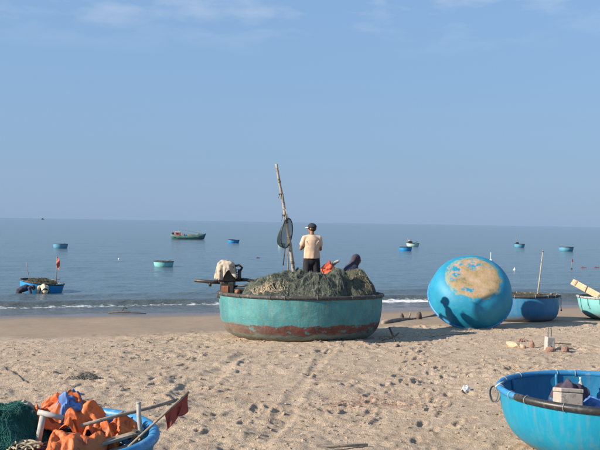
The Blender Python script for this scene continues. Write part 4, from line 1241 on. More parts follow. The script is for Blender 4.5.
# contents
floor4 = c4.z + 0.05
def in4(px, py, Y): return at(px, py, Y)
bx4 = in4(567.5, 390, 9.5)
ck = empty('storage_crate', Vector((bx4.x, 9.5, floor4)), math.radians(6))
ch = 0.40
MB().box((0, 0, ch / 2), (0.34, 0.30, ch)).build('crate_body', M['wood'], ck, False, 0.012)
for zz in (0.08, 0.2, 0.32):
    MB().box((0, -0.163, zz), (0.33, 0.02, 0.08)).build('slat', M['wood'], ck, False, 0.004)
tag(ck, 'wooden crate under the grey foam box in the bright blue boat', 'crate')
fb = empty('foam_box', Vector((bx4.x, 9.48, floor4 + ch)), rot=Euler((math.radians(-9), math.radians(4), math.radians(6))))
fh = bx4.z - floor4 - ch - 0.03
MB().box((0, 0, fh / 2), (0.265, 0.22, fh)).build('box_body', M['grey_foam'], fb, False, 0.01)
MB().box((0, 0, fh + 0.026), (0.275, 0.232, 0.045)).build('lid', M['grey_foam'], fb, False, 0.01)
tag(fb, 'grey foam box with lid inside the bright blue boat', 'box')
tub = empty('storage_tub', Vector((in4(569, 386, 9.95).x, 9.98, floor4)))
MB().lathe([(0.0005, 0), (0.17, 0), (0.2, 0.5), (0.22, 0.5), (0.22, 0.52), (0.0005, 0.52)], 30).build('tub_body', M['mid_blue'], tub)
MB().tube([(0.21 * math.cos(t), 0.21 * math.sin(t), 0.5) for t in [TAU * i / 30 for i in range(30)]], 0.014, 8, True).build('tub_rim', M['mid_blue'], tub)
tag(tub, 'blue tub under the dark jacket in the bright blue boat', 'tub')
dcl = crumple('dark_jacket', Vector((in4(570, 386, 9.95).x, 9.96, floor4 + 0.54)), 0.44, 0.42, M['dark_cloth'], 6.0, 0.07, 0.17, (0, 0, 0.4), 46, 0.01, None, None, 0.22)
tag(dcl, 'dark plum jacket bundled behind the grey foam box', 'jacket')
bt = crumple('blue_tarp', Vector((in4(598, 399, 9.75).x, 9.75, floor4 + 0.40)), 0.55, 0.5, M['blue_cloth'], 8.0, 0.06, 0.12, (0, 0.15, 0.3), 50, 0.008, None, None, 0.5)
tag(bt, 'crumpled blue tarpaulin beside the grey foam box in the bright blue boat', 'tarp')
bo = empty('plastic_bottle', Vector((in4(582, 382, 10.5).x, 10.52, 0.47)), rot=Euler((math.radians(-12), 0, 0)))
MB().lathe([(0.0005, 0), (0.03, 0), (0.034, 0.02), (0.034, 0.12), (0.03, 0.15), (0.012, 0.18), (0.012, 0.2), (0.0005, 0.2)], 20).build('bottle_body', M['pale_aqua'], bo)
MB().lathe([(0.0005, 0.2), (0.015, 0.2), (0.015, 0.225), (0.0005, 0.225)], 16).build('cap', M['white'], bo)
tag(bo, 'small pale bottle tied inside the far rim of the bright blue boat', 'bottle')

# ---------------------------------------------------------------- loaded blue coracle, lower left corner
R5, h5 = 1.015, 0.67
c5 = Vector((-2.29, 7.42, -0.02))
b5 = coracle('basket_coracle', c5, R5, h5, M['mid_blue'], M['blue_in'], M['blue_rim'], 0.05, HULL_ROUND, (0, 0, 0), 0, 120, 'green_cord', 0, 0, 6)
tag(b5, 'blue basket boat full of orange tarpaulin and green net in the lower left corner', 'boat', 'round basket boats on the beach')
z5 = c5.z + h5
heap('fishing_net', (at(6, 425, 7.5).x, 7.45), 0.44, 0.60, 0.56, z5 - 0.14, M['net_green'], 51.0, 'dark green net heaped at the left of the loaded boat in the lower left corner', 0.20, 4500, 0.0018, n=110, tmat=M['twine_green'], dome=0.95, fuzz=0.03)
# filling under the sheets so that nothing floats
heap('fishing_net', (c5.x + 0.02, 7.42), 0.88, 0.88, 0.26, z5 - 0.30, M['net_beige'], 61.0, 'sandy net filling the bottom of the loaded boat in the lower left corner', 0.07, 700, 0.004, n=60)
def P5(px, py, Y=7.6): return at(px, py, Y)
t1 = crumple('orange_tarp', P5(66, 412, 7.6), 0.66, 0.46, M['orange'], 3.3, 0.12, 0.08, (math.radians(12), 0, 0.15), 120, 0.004, None, None, 0.14)
tag(t1, 'orange tarpaulin with blue lining folded in a peak on top of the loaded boat', 'tarp')
ln_ = crumple('blue_lining', (0.04, -0.02, 0.085), 0.24, 0.2, M['blue_cloth'], 7.1, 0.07, 0.07, (0, 0, 0.5), 50, 0.006, t1, None, 0.12)
t2 = crumple('orange_tarp', P5(70, 452, 7.1), 0.50, 0.56, M['orange'], 17.5, 0.05, 0.12, (math.radians(30), 0, -0.1), 120, 0.004, None, None, 0.16)
tag(t2, 'smooth orange tarpaulin spread lowest at the front of the loaded boat', 'tarp')
t3 = crumple('orange_tarp', P5(118, 430, 7.6), 0.36, 0.30, M['orange'], 22.1, 0.08, 0.08, (math.radians(18), math.radians(-18), 0.3), 60, 0.004, None, None, 0.14)
tag(t3, 'small orange tarpaulin fold near the right rim of the loaded boat', 'tarp')
t4 = crumple('blue_tarp', P5(104, 421, 7.95), 0.42, 0.28, M['blue_cloth'], 31.4, 0.07, 0.06, (math.radians(10), 0, 0.1), 46, 0.008, None, None, 0.1)
tag(t4, 'blue tarpaulin tucked along the far rim of the loaded boat', 'tarp')
gb = crumple('grey_sack', P5(30, 413, 7.5), 0.28, 0.2, M['grey_sack'], 41.4, 0.035, 0.07, (math.radians(24), math.radians(20), -0.3), 40, 0.01, None, None, 0.14)
tag(gb, 'grey rolled sack between the green net and orange tarpaulin', 'sack')
def rod(name, pa, pb_, r, mat, label, cat='stick', end=None):
    root = empty(name, pa)
    d = Vector(pb_) - Vector(pa)
    MB().tube([(0, 0, 0), d * 0.3 + Vector((0.003, 0, 0.004)), d * 0.7 + Vector((-0.003, 0, -0.003)), d], [r, r * 0.98, r * 0.95, r * 0.9], 10).build('shaft', mat, root)
    if end:
        MB().tube([d * 0.985, d * 1.0], [r * 1.15, r * 1.15], 10).build('end_cap', end, root)
    return tag(root, label, cat)
pp = empty('plastic_pipe', P5(36, 452, 7.25))
MB().tube([(0, 0, 0), P5(43, 416, 7.25) - pp.location], 0.028, 12).build('upright', M['grey_pipe'], pp)
MB().tube([P5(38, 412, 7.25) - pp.location, P5(63, 418, 7.25) - pp.location], 0.024, 12).build('cross_piece', M['grey_pipe'], pp)
tag(pp, 'grey plastic pipe with cross piece leaning in front of the green net', 'pipe')
rod('wooden_post', P5(141, 446, 7.5), P5(138.5, 402.5, 7.5), 0.022, M['grey_pipe'], 'short grey post standing at the right rim of the loaded boat', 'post', M['grey_pipe'])
rod('boat_pole', P5(80, 426, 7.3), P5(178, 400, 7.9), 0.017, M['wood'], 'long grey-brown pole lying across the loaded boat to the flag', 'pole', M['dark_wood'])
fl = empty('marker_flag', P5(128, 447, 7.3))
d = P5(189, 391.5, 7.55) - fl.location
MB().tube([(0, 0, 0), d * 0.5, d], 0.011, 8).build('stick', M['wood'], fl)
# flag cloth hanging from the last third of the stick, with folds
n1, n2 = 22, 22
FX = np.zeros((n1, n2)); FY = FX.copy(); FZ = FX.copy()
for i in range(n1):
    for j in range(n2):
        a_, b_ = i / (n1 - 1), j / (n2 - 1)
        p = d * (0.60 + 0.40 * a_)
        dropl = 0.15 + 0.025 * math.sin(a_ * 8 + 0.5) + 0.02 * a_
        q = p + Vector((-0.035 * b_ * a_ + 0.01 * b_ + 0.018 * math.sin(a_ * 11 + b_ * 3) * b_, 0.035 * math.sin(a_ * 13 + b_) * b_, -dropl * b_))
        FX[i, j], FY[i, j], FZ[i, j] = q
fo = link('flag_cloth', grid_mesh('flag_cloth', FX, FY, FZ), M['maroon'], fl)
so = fo.modifiers.new('thickness', 'SOLIDIFY'); so.thickness = 0.004
tag(fl, 'ragged maroon flag on a stick leaning over the loaded boat', 'flag')
for i, (xa, ya, xb, yb, wd, lab) in enumerate(((92, 446, 140, 432, 0.09, 'upper dark plank lying inside the loaded boat'), (98, 456, 148, 440, 0.07, 'lower dark plank lying inside the loaded boat'))):
    A, B = P5(xa, ya, 7.2), P5(xb, yb, 7.45)
    pk = empty('dark_plank', A)
    ro = (B - A).to_track_quat('X', 'Z').to_matrix()
    MB().box((B - A) / 2, ((B - A).length, wd, 0.025), ro).build('board', M['wood'], pk, False, 0.004)
    MB().box((B - A) * 0.9 + Vector((0, 0, 0.02)), (0.03, wd * 0.9, 0.02), ro).build('cleat', M['dark_wood'], pk, False, 0.003)
    tag(pk, lab, 'plank')
rope_heap('rope_coil', P5(25, 446, 7.1) + Vector((0, 0, -0.02)), 0.13, 0.05, M['rope'], 'pale rope coil in front of the green net in the lower left corner', 12, 0.008, seed=14)

# ---------------------------------------------------------------- things lying on the sand
def lump(name, c, r, mat, label, cat, seed=1, rough_=0.25, cuts=3, sink=0.25):
    bm = bmesh.new(); bmesh.ops.create_icosphere(bm, subdivisions=cuts, radius=1)
    co = np.array([v.co[:] for v in bm.verts])
    k = 1 + rough_ * fbm(co[:, 0] * 1.6 + seed, co[:, 1] * 1.6, co[:, 2] * 1.6, oct=3) * 1.6
    for v, f in zip(bm.verts, k):
        v.co = Vector((v.co.x * r[0] * f, v.co.y * r[1] * f, max(v.co.z, -0.7) * r[2] * f))
    me = bpy.data.meshes.new(name); bm.to_mesh(me); bm.free()
    o = link(name, me, mat, None, rough_ < 0.3, 0, (c[0], c[1], gz(c[0], c[1]) + r[2] * (0.7 - sink)))
    o.rotation_euler = (0, 0, seed)
    return tag(o, label, cat)
g = on_ground(549.5, 350)
cb = empty('concrete_block', (g.x, g.y, gz(g.x, g.y) - 0.05), math.radians(10))
MB().box((0, 0, 0.16), (0.165, 0.165, 0.32), None, 0.012).build('block', M['concrete'], cb, False, 0.015)
for dx in (-0.035, 0.035):
    MB().tube([(dx, 0, 0.30), (dx * 1.2, 0, 0.42), (dx * 0.8, 0, 0.52)], 0.006, 6).build('wire', M['iron'], cb)
tag(cb, 'grey concrete block with two wires standing on the sand', 'block')
LB = [((514, 347), (0.24, 0.10, 0.08), 'pale_stone', 'pale_rubble', 'long pale rubble lump lying left of the concrete block', 'rubble', 2),
      ((523, 348), (0.08, 0.07, 0.055), 'pale_stone', 'pale_rubble', 'small pale rubble lump right beside the long pale lump', 'rubble', 3),
      ((532, 348.5), (0.055, 0.06, 0.09), 'stone', 'stone', 'dark pointed stone between pale rubble and concrete block', 'stone', 4),
      ((524.5, 348.5), (0.04, 0.04, 0.045), 'stone', 'stone', 'tiny dark stone at the end of the pale rubble', 'stone', 5),
      ((550, 351.5), (0.09, 0.07, 0.09), 'stone', 'stone', 'reddish stone leaning at the foot of the concrete block', 'stone', 6),
      ((565, 351), (0.10, 0.08, 0.085), 'stone', 'stone', 'reddish stone lying right of the concrete block', 'stone', 7),
      ((520, 342), (0.07, 0.06, 0.05), 'stone', 'brick_fragment', 'red brick fragment above the pale rubble on the sand', 'brick', 8),
      ((526, 342), (0.06, 0.05, 0.03), 'stone', 'brick_fragment', 'flat red brick fragment right beside the other brick fragment', 'brick', 9)]
for (px, py), r, mk, nm, lab, cat, sd in LB:
    g = on_ground(px, py); lump(nm, g, r, M[mk], lab, cat, sd, 0.3 if mk != 'stone' else 0.35, 2)
g = on_ground(557, 346.5)
rod('driftwood_stick', (g.x - 0.05, g.y, gz(g.x, g.y) + 0.05), (g.x + 0.33, g.y + 0.05, gz(g.x + 0.3, g.y) + 0.05), 0.012, M['dark_wood'], 'thin dark stick on the sand right of the concrete block')
# white litter
g = on_ground(466, 391)
pa = crumple('paper_litter', (g.x, g.y, gz(g.x, g.y) + 0.03), 0.17, 0.12, M['paper'], 3.0, 0.03, 0.02, (0.1, 0.05, 0.6), 16, 0.003, None, None, 0.03)
tag(pa, 'crumpled white litter lying on the bare sand left of the blue boat', 'litter')
# four-armed anchor, dark
g = on_ground(393, 342)
an = empty('grapnel_anchor', (g.x, g.y, gz(g.x, g.y) + 0.02))
MB().tube([(-0.09, 0, 0.32), (0.0, 0.0, 0.12), (0.06, 0, -0.06)], 0.022, 8).build('shank', M['iron'], an)
MB().tube([(-0.26, -0.05, 0.02), (-0.1, -0.02, 0.07), (0.02, 0, 0.10), (0.14, 0.03, 0.2)], [0.012, 0.02, 0.02, 0.01], 8).build('arm', M['iron'], an)
MB().tube([(0.02, -0.2, 0.03), (0.01, 0, 0.09), (0.0, 0.2, 0.12)], [0.01, 0.018, 0.01], 8).build('arm', M['iron'], an)
tag(an, 'small black grapnel anchor on the sand right of the large turquoise boat', 'anchor')
g = on_ground(398, 347); lump('stone', g, (0.05, 0.04, 0.035), M['iron'], 'small black stone in front of the grapnel anchor', 'stone', 3, 0.3, 2)
# sand bank with a buried log and two dark stumps
A = on_ground(383, 324); B = on_ground(436, 316.5)
lg = empty('driftwood_log', (A.x, A.y, gz(A.x, A.y) + 0.03))
d = Vector((B.x - A.x, B.y - A.y, gz(B.x, B.y) - gz(A.x, A.y)))
MB().tube([d * t + Vector((0, 0, 0.02 * math.sin(7 * t))) for t in np.linspace(0, 1, 9)], [0.05 + 0.025 * math.sin(5 * t + 1) for t in np.linspace(0, 1, 9)], 10).build('trunk', M['wood'], lg)
MB().tube([d * 0.45, d * 0.45 + Vector((0.05, -0.02, 0.22))], [0.03, 0.018], 8).build('branch', M['wood'], lg)
tag(lg, 'long weathered log lying between the large boat and the tipped boat', 'log')
for (px, py), r, lab in (((402, 321), (0.07, 0.07, 0.14), 'small dark stump sticking up left along the log'), ((419, 319.5), (0.11, 0.09, 0.16), 'bigger dark stump sticking up right along the log')):
    g = on_ground(px, py); lump('wooden_stump', g, r, M['dark_wood'], lab, 'stump', px, 0.25, 2, 0.2)
# grey net scrap on the sand at left
g = on_ground(84, 381)
heap('net_scrap', (g.x, g.y), 0.30, 0.13, 0.07, gz(g.x, g.y) - 0.01, M['net_beige'], 71.0, 'sandy grey net scrap half buried on the sand behind the orange tarpaulin', 0.06, 260, 0.004, n=40)
# driftwood stick at the bottom edge, stick at the waterline
A = on_ground(262, 449); B = on_ground(368, 448)
rod('driftwood_stick', (A.x, A.y + 0.02, gz(A.x, A.y) + 0.02), (B.x, B.y + 0.05, gz(B.x, B.y) + 0.03), 0.018, M['wood'], 'long driftwood stick lying on the sand at the bottom edge')
A = on_ground(108, 313.5); B = on_ground(146, 314.5)
ws = empty('driftwood_branch', (A.x, A.y, gz(A.x, A.y) + 0.03))
d = Vector((B.x - A.x, B.y - A.y, gz(B.x, B.y) - gz(A.x, A.y)))
MB().tube([(0, 0, 0), d * 0.4 + Vector((0, 0, 0.05)), d], [0.02, 0.035, 0.015], 8).build('stem', M['dark_wood'], ws)
MB().tube([d * 0.35 + Vector((0, 0, 0.04)), d * 0.43 + Vector((0, 0.05, 0.2)), d * 0.5 + Vector((0, 0.1, 0.13))], [0.025, 0.02, 0.01], 8).build('twig', M['dark_wood'], ws)
tag(ws, 'dark driftwood branch on the wet sand at the waterline', 'branch')
# a tracery of rope half buried
for px0, py0, px1, py1, lab in ((428, 338, 470, 333, 'thin dark rope lying in the shade by the tipped boat'), (2, 366, 30, 385, 'thin dark rope half buried at the left edge of the sand')):
    A = on_ground(px0, py0); B = on_ground(px1, py1)
    pts = []
    for i in range(26):
        t = i / 25; x = A.x + (B.x - A.x) * t + 0.05 * math.sin(9 * t + px0); y = A.y + (B.y - A.y) * t + 0.08 * math.sin(7 * t)
        pts.append((x, y, gz(x, y) + 0.006))
    o = MB().tube(pts, 0.009, 6).build('rope', M['dark_rim'], None)
    tag(o, lab, 'rope')

# loose clods, shell bits and reddish plant litter: uncountable
def scatter(name, n, region, rmin, rmax, mat, label, seed, flat=0.6, weight=None):
    rg = np.random.default_rng(seed)
    bm = bmesh.new(); bmesh.ops.create_icosphere(bm, subdivisions=1, radius=1)
    base = np.array([v.co[:] for v in bm.verts]); fcs = np.array([[v.index for v in f.verts] for f in bm.faces]); bm.free()
    V = []; Fs = []; k = 0
    while k < n:
        x = rg.uniform(region[0], region[1]); s = rg.uniform(region[2], region[3]); y = s + SHEAR * x
        if weight is not None and rg.random() > weight(x, y): continue
        r = rmin + (rmax - rmin) * rg.random() ** 3
        b = base * (r * rg.uniform(0.7, 1.4, 3)) * (1 + 0.35 * rg.uniform(-1, 1, (len(base), 1)))
        b[:, 2] *= flat
        V.append(b + np.array([x, y, gz(x, y) + r * flat * 0.3])); Fs.append(fcs + k * len(base)); k += 1
    me = bpy.data.meshes.new(name)
    me.from_pydata(np.concatenate(V).tolist(), [], np.concatenate(Fs).tolist())
    return tag(link(name, me, mat, None, False), label, None, None, 'stuff')
scatter('sand_clods', 5200, (-8, 8, 7.5, 21), 0.006, 0.03, M['sand'], 'loose clods of sand scattered over the churned beach', 3, 0.6, lambda x, y: 0.25 + 0.75 * float(vnoise(x * 0.9, y * 0.9) > 0.5))
scatter('dark_litter', 900, (-8, 8, 7.5, 20.5), 0.005, 0.02, M['dark_wood'], 'tiny dark bits of litter scattered over the sand', 5, 0.5)
scatter('shell_bits', 700, (-8, 8, 7.5, 20.5), 0.004, 0.014, M['paper'], 'tiny pale shell bits scattered over the sand', 6, 0.5)
gc = on_ground(375, 402)
M['red_litter'] = mottled('red_brown_plant_litter', (0.26, 0.1, 0.06), (0.34, 0.16, 0.1), 20, 0.95)
scatter('plant_litter', 1700, (gc.x - 1.5, gc.x + 1.5, gc.y - 3, gc.y + 2), 0.004, 0.012, M['red_litter'], 'reddish plant litter scattered on the sand in the middle foreground', 8, 0.5,
        lambda x, y: math.exp(-((x - gc.x) / 0.75) ** 2 - ((y - gc.y - 0.2 * (x - gc.x)) / 0.5) ** 2) * (0.3 + 0.7 * float(vnoise(x * 3, y * 4) > 0.5)))
gc2 = on_ground(318, 410)

# ---------------------------------------------------------------- boats on the water
def sea_coracle(px, py_water, width_px, hp, mat, label, name='moored_coracle', lining='blue_in', rim='dark_rim', extras=None, tilt=0.0):
    c = on_sea(px, py_water)
    R = width_px / F * c.y / 2
    h = max(hp / F * c.y + 0.17, 0.34)
    c = c + Vector((0, R * 0.8, -0.2))
    o = coracle(name, c, R, h, M[mat], M[lining], M[rim], 0.035, HULL_ROUND, (random.uniform(-.04, .05), tilt + random.uniform(-.04, .04), 0), 0, 36, 'cord', 0, 1, px)
    tag(o, label, 'boat', 'small boats floating on the sea')
    if extras: extras(o, R, h)
    return o
def clutter_net(o, R, h):
    MB().ball((0.1 * R, 0, h * 0.95), (R * 0.6, R * 0.5, h * 0.22), 14, 8).build('net_pile', M['net_olive'], o)
def oar(o, R, h):
    MB().tube([(-0.5 * R, 0.1, h * 0.7), (0.75 * R, -0.15, h + 0.13)], 0.022, 6).build('oar', M['wood'], o)
    MB().ball((-0.3 * R, 0, h * 0.85), (R * 0.4, R * 0.35, h * 0.22), 12, 8).build('net_pile', M['net_olive'], o)
def small_mast(o, R, h):
    MB().tube([(-0.3 * R, 0, 0.1), (-0.35 * R, 0, h + 1.0)], 0.025, 6).build('mast', M['wood'], o)
def mast_and_engine(o, R, h):
    MB().tube([(-0.55 * R, 0, 0.1), (-0.75 * R, 0, h + 1.1)], 0.03, 6).build('mast', M['wood'], o)
    MB().box((-0.45 * R, 0, h + 0.08), (0.4, 0.35, 0.4)).build('engine', M['iron'], o, False, 0.03)
def cabin_bits(o, R, h):
    MB().box((-0.4 * R, 0, h + 0.12), (R * 0.6, 0.5, 0.4)).build('engine_cover', M['iron'], o, False, 0.04)
    MB().box((-0.55 * R, 0, h + 0.38), (R * 0.35, 0.4, 0.22)).build('cover_cloth', M['cloth_white'], o, False, 0.05)
    MB().tube([(-0.8 * R, 0, 0.1), (-0.85 * R, 0, h + 0.9)], 0.03, 6).build('mast', M['wood'], o)
    MB().tube([(0.1 * R, 0, h * 0.9), (0.75 * R, 0, h + 0.3)], 0.03, 6).build('tiller', M['iron'], o)
sea_coracle(58.8, 248.5, 14.5, 4.6, 'sky_blue', 'dull blue basket boat floating far out above the boat with red flag', extras=oar)
sea_coracle(162.3, 267.2, 20, 5.8, 'aqua', 'pale aqua basket boat floating left of the engine, below the long green boat', extras=oar)
sea_coracle(233.2, 243.2, 11.5, 3.4, 'sea_blue', 'small blue basket boat floating between the long green boat and the leaning pole')
sea_coracle(281.5, 246.5, 7, 3.0, 'pale_aqua', 'whitish basket boat floating behind the leaning pole and scoop net')
sea_coracle(406.3, 251.0, 13, 4.0, 'sea_blue', 'blue basket boat floating nearer of the pair right of the standing man')
sea_coracle(413.3, 246.5, 13, 3.4, 'pale_aqua', 'white-covered basket boat with mast floating behind the blue boat of the pair', extras=cabin_bits)
sea_coracle(520.5, 247.5, 10.5, 3.6, 'sky_blue', 'pale blue basket boat with short mast floating far right of the tipped boat', extras=mast_and_engine)
sea_coracle(568, 251.3, 14.5, 4.2, 'sky_blue', 'light blue basket boat with a net pile floating nearest the right edge', extras=clutter_net)

# long green fishing boat
def long_boat():
    c = on_sea(187, 239.3)
    sc = c.y / F
    Ln = 33 * sc
    root = empty('fishing_boat', c + Vector((0, 0.8, -0.15)))
    n = 24; mb = MB(); vs, fs = [], []
    hw = Ln * 0.13
    for i in range(n + 1):
        t = i / n; x = (t - 0.5) * Ln
        wdt = hw * (math.sin(math.pi * min(1, 0.16 + 0.84 * (1 - abs(2 * t - 0.92) ** 2.2 if abs(2 * t - 0.92) < 1 else 0.05))) ** 0.7 if 0 < t < 1 else 0.12)
        wdt = hw * max(0.08, (1 - abs(2 * t - 0.95) ** 3 / 1.2))
        sheer = 0.75 + 0.42 * (2 * t - 0.9) ** 2
        k = 0.55 if t > 0.85 else 1
        for (yy, zz) in ((-1, 1), (-0.96, 0.6), (-0.8, 0.25), (-0.4, 0.03), (0, 0.0), (0.4, 0.03), (0.8, 0.25), (0.96, 0.6), (1, 1)):
            vs.append((x + (0.35 * zz if t > 0.9 else -0.12 * zz if t < 0.08 else 0), yy * wdt, zz * sheer + (0.2 * max(0, t - 0.8) / 0.2 if zz < 0.5 else 0)))
    m = 9
    for i in range(n):
        for j in range(m - 1):
            fs.append((i * m + j, i * m + j + 1, (i + 1) * m + j + 1, (i + 1) * m + j))
    fs.append(tuple(range(m))); fs.append(tuple(n * m + j for j in range(m)))
    hull = mb.add(vs, fs).build('hull', M['green_boat'], root)
    so = hull.modifiers.new('thickness', 'SOLIDIFY'); so.thickness = 0.05
    MB().box((-0.05 * Ln, 0, 0.62), (Ln * 0.8, hw * 1.7, 0.06)).build('deck', M['wood'], root, False, 0.01)
    wh = MB().box((-0.30 * Ln, 0, 1.0), (Ln * 0.14, hw * 1.2, 0.75)).build('wheelhouse', M['red_flag'], root, False, 0.03)
    MB().box((-0.30 * Ln, 0, 1.42), (Ln * 0.18, hw * 1.4, 0.07)).build('roof', M['white'], wh, False, 0.02)
    MB().box((-0.30 * Ln, -hw * 0.61, 1.12), (Ln * 0.08, 0.03, 0.28)).build('window', M['iron'], wh, False, 0.01)
    MB().box((-0.45 * Ln, 0, 1.1), (Ln * 0.06, 0.4, 0.5)).build('engine_box', M['iron'], root, False, 0.03)
    MB().tube([(-0.27 * Ln, 0, 0.6), (-0.27 * Ln, 0, 2.1)], 0.04, 6).build('mast', M['wood'], root)
    MB().tube([(0.02 * Ln, 0, 0.6), (-0.03 * Ln, 0, 2.4)], 0.03, 6).build('mast', M['wood'], root)
    MB().ball((0.12 * Ln, 0, 0.78), (Ln * 0.16, hw * 0.7, 0.28), 14, 8).build('net_pile', M['net_olive'], root)
    MB().ball((0.32 * Ln, 0, 0.9), (Ln * 0.07, hw * 0.5, 0.3), 12, 8).build('net_pile', M['net_olive'], root)
    MB().box((-0.14 * Ln, 0, 0.9), (Ln * 0.09, hw, 0.5)).build('crate', M['wood'], root, False, 0.03)
    MB().box((-0.05 * Ln, 0, 0.82), (Ln * 0.05, hw * 0.8, 0.35)).build('fish_box', M['sea_blue'], root, False, 0.03)
    MB().tube([(-0.27 * Ln, 0, 2.0), (0.46 * Ln, 0, 1.15)], 0.015, 5).build('stay', M['iron'], root)
    MB().tube([(0.30 * Ln, 0, 0.6), (0.32 * Ln, 0, 1.7)], 0.03, 6).build('post', M['wood'], root)
    MB().box((-0.39 * Ln, 0, 1.45), (0.3, 0.03, 0.25)).build('flag_cloth', M['red_flag'], root, False)
    MB().tube([(-0.42 * Ln, 0, 0.9), (-0.42 * Ln, 0, 1.6)], 0.025, 6).build('flag_stick', M['wood'], root)
    MB().tube([(0.47 * Ln, 0, 1.0), (0.55 * Ln, 0, 1.15)], 0.05, 6).build('bowsprit', M['dark_wood'], root)
    tag(root, 'long green wooden fishing boat with small red wheelhouse out at sea', 'boat', 'small boats floating on the sea')
long_boat()

# blue boat at left with nets, red flag and two wading people
c = on_sea(36.3, 293.5)
Rb = 43 / F * c.y / 2
hb = 0.72
cb_ = c + Vector((-0.05, Rb * 0.75, -0.24))
o = coracle('moored_coracle', cb_, Rb, hb, M['sea_blue'], M['blue_in'], M['dark_rim'], 0.035, HULL_ROUND, (0, math.radians(7), 0), 12, 56, 'cord', 0, 1, 8)
tag(o, 'bright blue basket boat with nets and a red flag near the left shore', 'boat', 'small boats floating on the sea')
heap('fishing_net', (cb_.x - 0.05, cb_.y), Rb * 0.85, Rb * 0.8, 0.2, cb_.z + hb - 0.1, M['net_olive'], 81.0, 'brown net piled in the bright blue boat near the left shore', 0.08, 500, 0.006, n=50)
fg = empty('marker_flag', cb_ + Vector((0.78 * Rb, -0.1, hb - 0.3)))
tp = at(57.0, 256.5, cb_.y - 0.1) - fg.location
MB().tube([(0, 0, 0), tp], [0.022, 0.014], 6).build('stick', M['wood'], fg)
n1 = 14
FX = np.zeros((n1, n1)); FY = FX.copy(); FZ = FX.copy()
for i in range(n1):
    for j in range(n1):
        a_, b_ = i / (n1 - 1), j / (n1 - 1)
        FX[i, j] = tp.x + 0.16 * b_ * (1 - 0.3 * a_) * (1 if a_ > 0.15 else 0.7) - 0.01; FY[i, j] = 0.05 * math.sin(a_ * 7 + b_ * 4); FZ[i, j] = tp.z - 0.5 * a_ - 0.12 * b_
fo = link('flag_cloth', grid_mesh('flag_cloth', FX, FY, FZ), M['red_flag'], fg); so = fo.modifiers.new('thickness', 'SOLIDIFY'); so.thickness = 0.006
tag(fg, 'small limp red flag on a stick in the blue boat near the left shore', 'flag')
rod('thin_stick', cb_ + Vector((-0.45 * Rb, 0, 0.3)), at(26.5, 262, cb_.y), 0.014, M['wood'], 'thin bare stick standing in the blue boat near the left shore', 'stick')
rod('boat_pole', cb_ + Vector((-0.2, 0.2, hb - 0.02)), at(60, 279, cb_.y), 0.02, M['wood'], 'slanting pole over the right rim of the blue boat near the left shore', 'pole')
def wade_clothes(top, bottom):
    def f_(root, V, c, f, up, s):
        mb = MB()
        mb.capsule(V['pelvis'], V['waist'], 0.15, 0.145, 14, 0.8); mb.capsule(V['waist'], V['chest'], 0.145, 0.16, 14, 0.78); mb.capsule(V['chest'], V['neck'], 0.15, 0.075, 14, 0.8)
        for k in ('l', 'r'):
            mb.capsule(V['neck'], V['sh_' + k], 0.07, 0.075, 10); mb.capsule(V['sh_' + k], V['el_' + k], 0.07, 0.06, 10)
            mb.capsule(V['el_' + k], V['el_' + k].lerp(V['wr_' + k], 0.8), 0.055, 0.045, 10)
        remesh(mb.build('shirt', M[top], root), 0.02, 4)
        mb = MB()
        mb.capsule(V['pelvis'], V['pelvis'] - Vector((0, 0, 0.05)), 0.145, 0.145, 14, 0.85)
        for k in ('l', 'r'): mb.capsule(V['hip_' + k], V['kn_' + k], 0.105, 0.085, 12)
        remesh(mb.build('trousers', M[bottom], root), 0.02, 4)
        rot = Matrix((s, f, up)).transposed()
        MB().ball(c + up * 0.02 - f * 0.012, (0.083, 0.1, 0.09), 14, 10, rot).build('hair', M['hair'], root)
    return f_
J_bend = dict(pelvis=(0, -0.10, 0.90), waist=(0, 0.02, 0.99), chest=(0, 0.20, 1.06), neck=(0, 0.40, 1.08), head=(0, 0.52, 1.06),
              sh_l=(-0.18, 0.34, 1.05), sh_r=(0.18, 0.34, 1.05), el_l=(-0.22, 0.42, 0.78), el_r=(0.22, 0.42, 0.78), wr_l=(-0.14, 0.55, 0.58), wr_r=(0.14, 0.55, 0.58),
              hip_l=(-0.09, -0.08, 0.86), hip_r=(0.09, -0.08, 0.86), kn_l=(-0.12, -0.02, 0.46), kn_r=(0.12, 0.06, 0.46), an_l=(-0.13, -0.10, 0.09), an_r=(0.13, 0.02, 0.09))
M['pale_top'] = mottled('pale_yellow_top', (0.55, 0.45, 0.3), (0.62, 0.52, 0.36), 6, 0.9)
for px, py, top, bot, rz, lab in ((21, 299, 'hoodie', 'shorts', -1.2, 'dark-clothed person bending in the water at the left of the blue boat'),
                                  (44.5, 298.5, 'pale_top', 'shorts', 0.5, 'person in pale top bending in the water in front of the blue boat')):
    q = at(px, py, c.y - 0.75)
    zb = float(zbase(q.x, q.y)) + 0.0
    person('person', (q.x, q.y, zb), rz, J_bend, M['skin'], wade_clothes(top, bot), lab, 0.018, (0, 0.7, -0.7), 0.5, True, False)

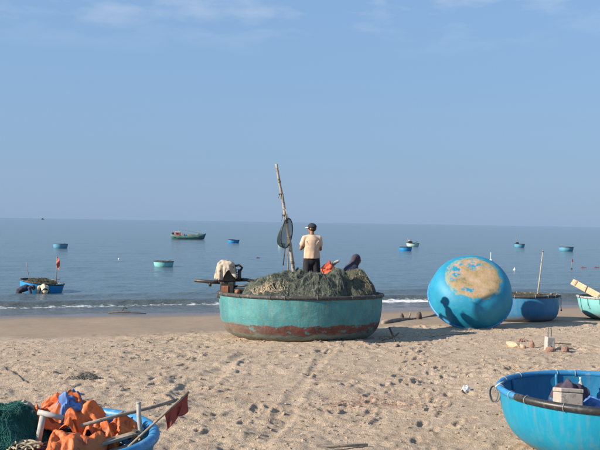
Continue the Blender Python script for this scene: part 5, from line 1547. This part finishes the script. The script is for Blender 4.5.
# buoys, floats and stakes
def buoy(px, py, r_px, label, mast_px=0, mat='buoy_white', flag=None):
    c = on_sea(px, py); sc = c.y / F; r = r_px * sc
    root = empty('marker_buoy' if mast_px else 'float', c)
    MB().lathe([(0.0005, -r * 0.5), (r * 0.7, -r * 0.35), (r, 0.1 * r), (r * 0.85, 0.7 * r), (r * 0.35, 1.2 * r), (0.0005, 1.3 * r)], 18).build('float_body', M[mat], root)
    MB().tube([(0, 0, -0.3), (0, 0, max(mast_px * sc, 1.5 * r))], max(0.016, r * 0.16), 6).build('rod', M['wood' if mat != 'buoy_white' else 'white'], root)
    if flag:
        t = mast_px * sc
        MB().box((0.05, 0, t - 0.12), (0.14, 0.02, 0.22)).build('flag_cloth', M[flag], root, False)
    return tag(root, label, 'buoy')
buoy(490.8, 261.3, 1.9, 'white buoy with tall white rod floating right of the tipped boat top', 9)
buoy(514.6, 270.3, 1.5, 'small white float between the tipped boat and the thin mast', 3)
buoy(571.5, 269, 0.9, 'small dark float with red flag left of the dark floats at right', 10, 'iron', 'maroon')
buoy(119, 259.3, 1.0, 'tiny white float left of the pale aqua boat')
for px, wd, lab in ((583.5, 0.22, 'dark low float left of the two near the right edge'), (596.5, 0.2, 'dark low float right of the two near the right edge'), (258, 0.13, 'dark bit of driftwood floating left of the leaning pole')):
    c = on_sea(px, 267.8 if px > 300 else 258)
    root = empty('float', c)
    MB().capsule((-wd, 0, 0), (wd, 0.05, 0.01), 0.05, 0.045, 10).build('float_body', M['maroon' if px > 300 else 'dark_wood'], root)
    MB().tube([(-wd * 0.4, 0, 0.05), (-wd * 0.2, 0, 0.11)], 0.02, 6).build('lug', M['iron'], root)
    tag(root, lab, 'float')
# a ship on the horizon
c = on_sea(43, 221.0)
sc = c.y / F
c.y = min(c.y, 3000)
v = ray(43, 219)
c = Vector((v.x * 2200, 2200, SEA_Z)); sc = 2200 / F
sh = empty('distant_ship', c)
MB().box((0, 0, 0.3 * sc), (2.4 * sc, 4, 0.9 * sc), None, 0.3).build('hull', M['iron'], sh, False)
MB().box((-0.4 * sc, 0, 1.0 * sc), (0.8 * sc, 3, 0.7 * sc), None, 0.2).build('bridge', M['dark_wood'], sh, False)
tag(sh, 'tiny dark ship on the horizon at the far left', 'ship')
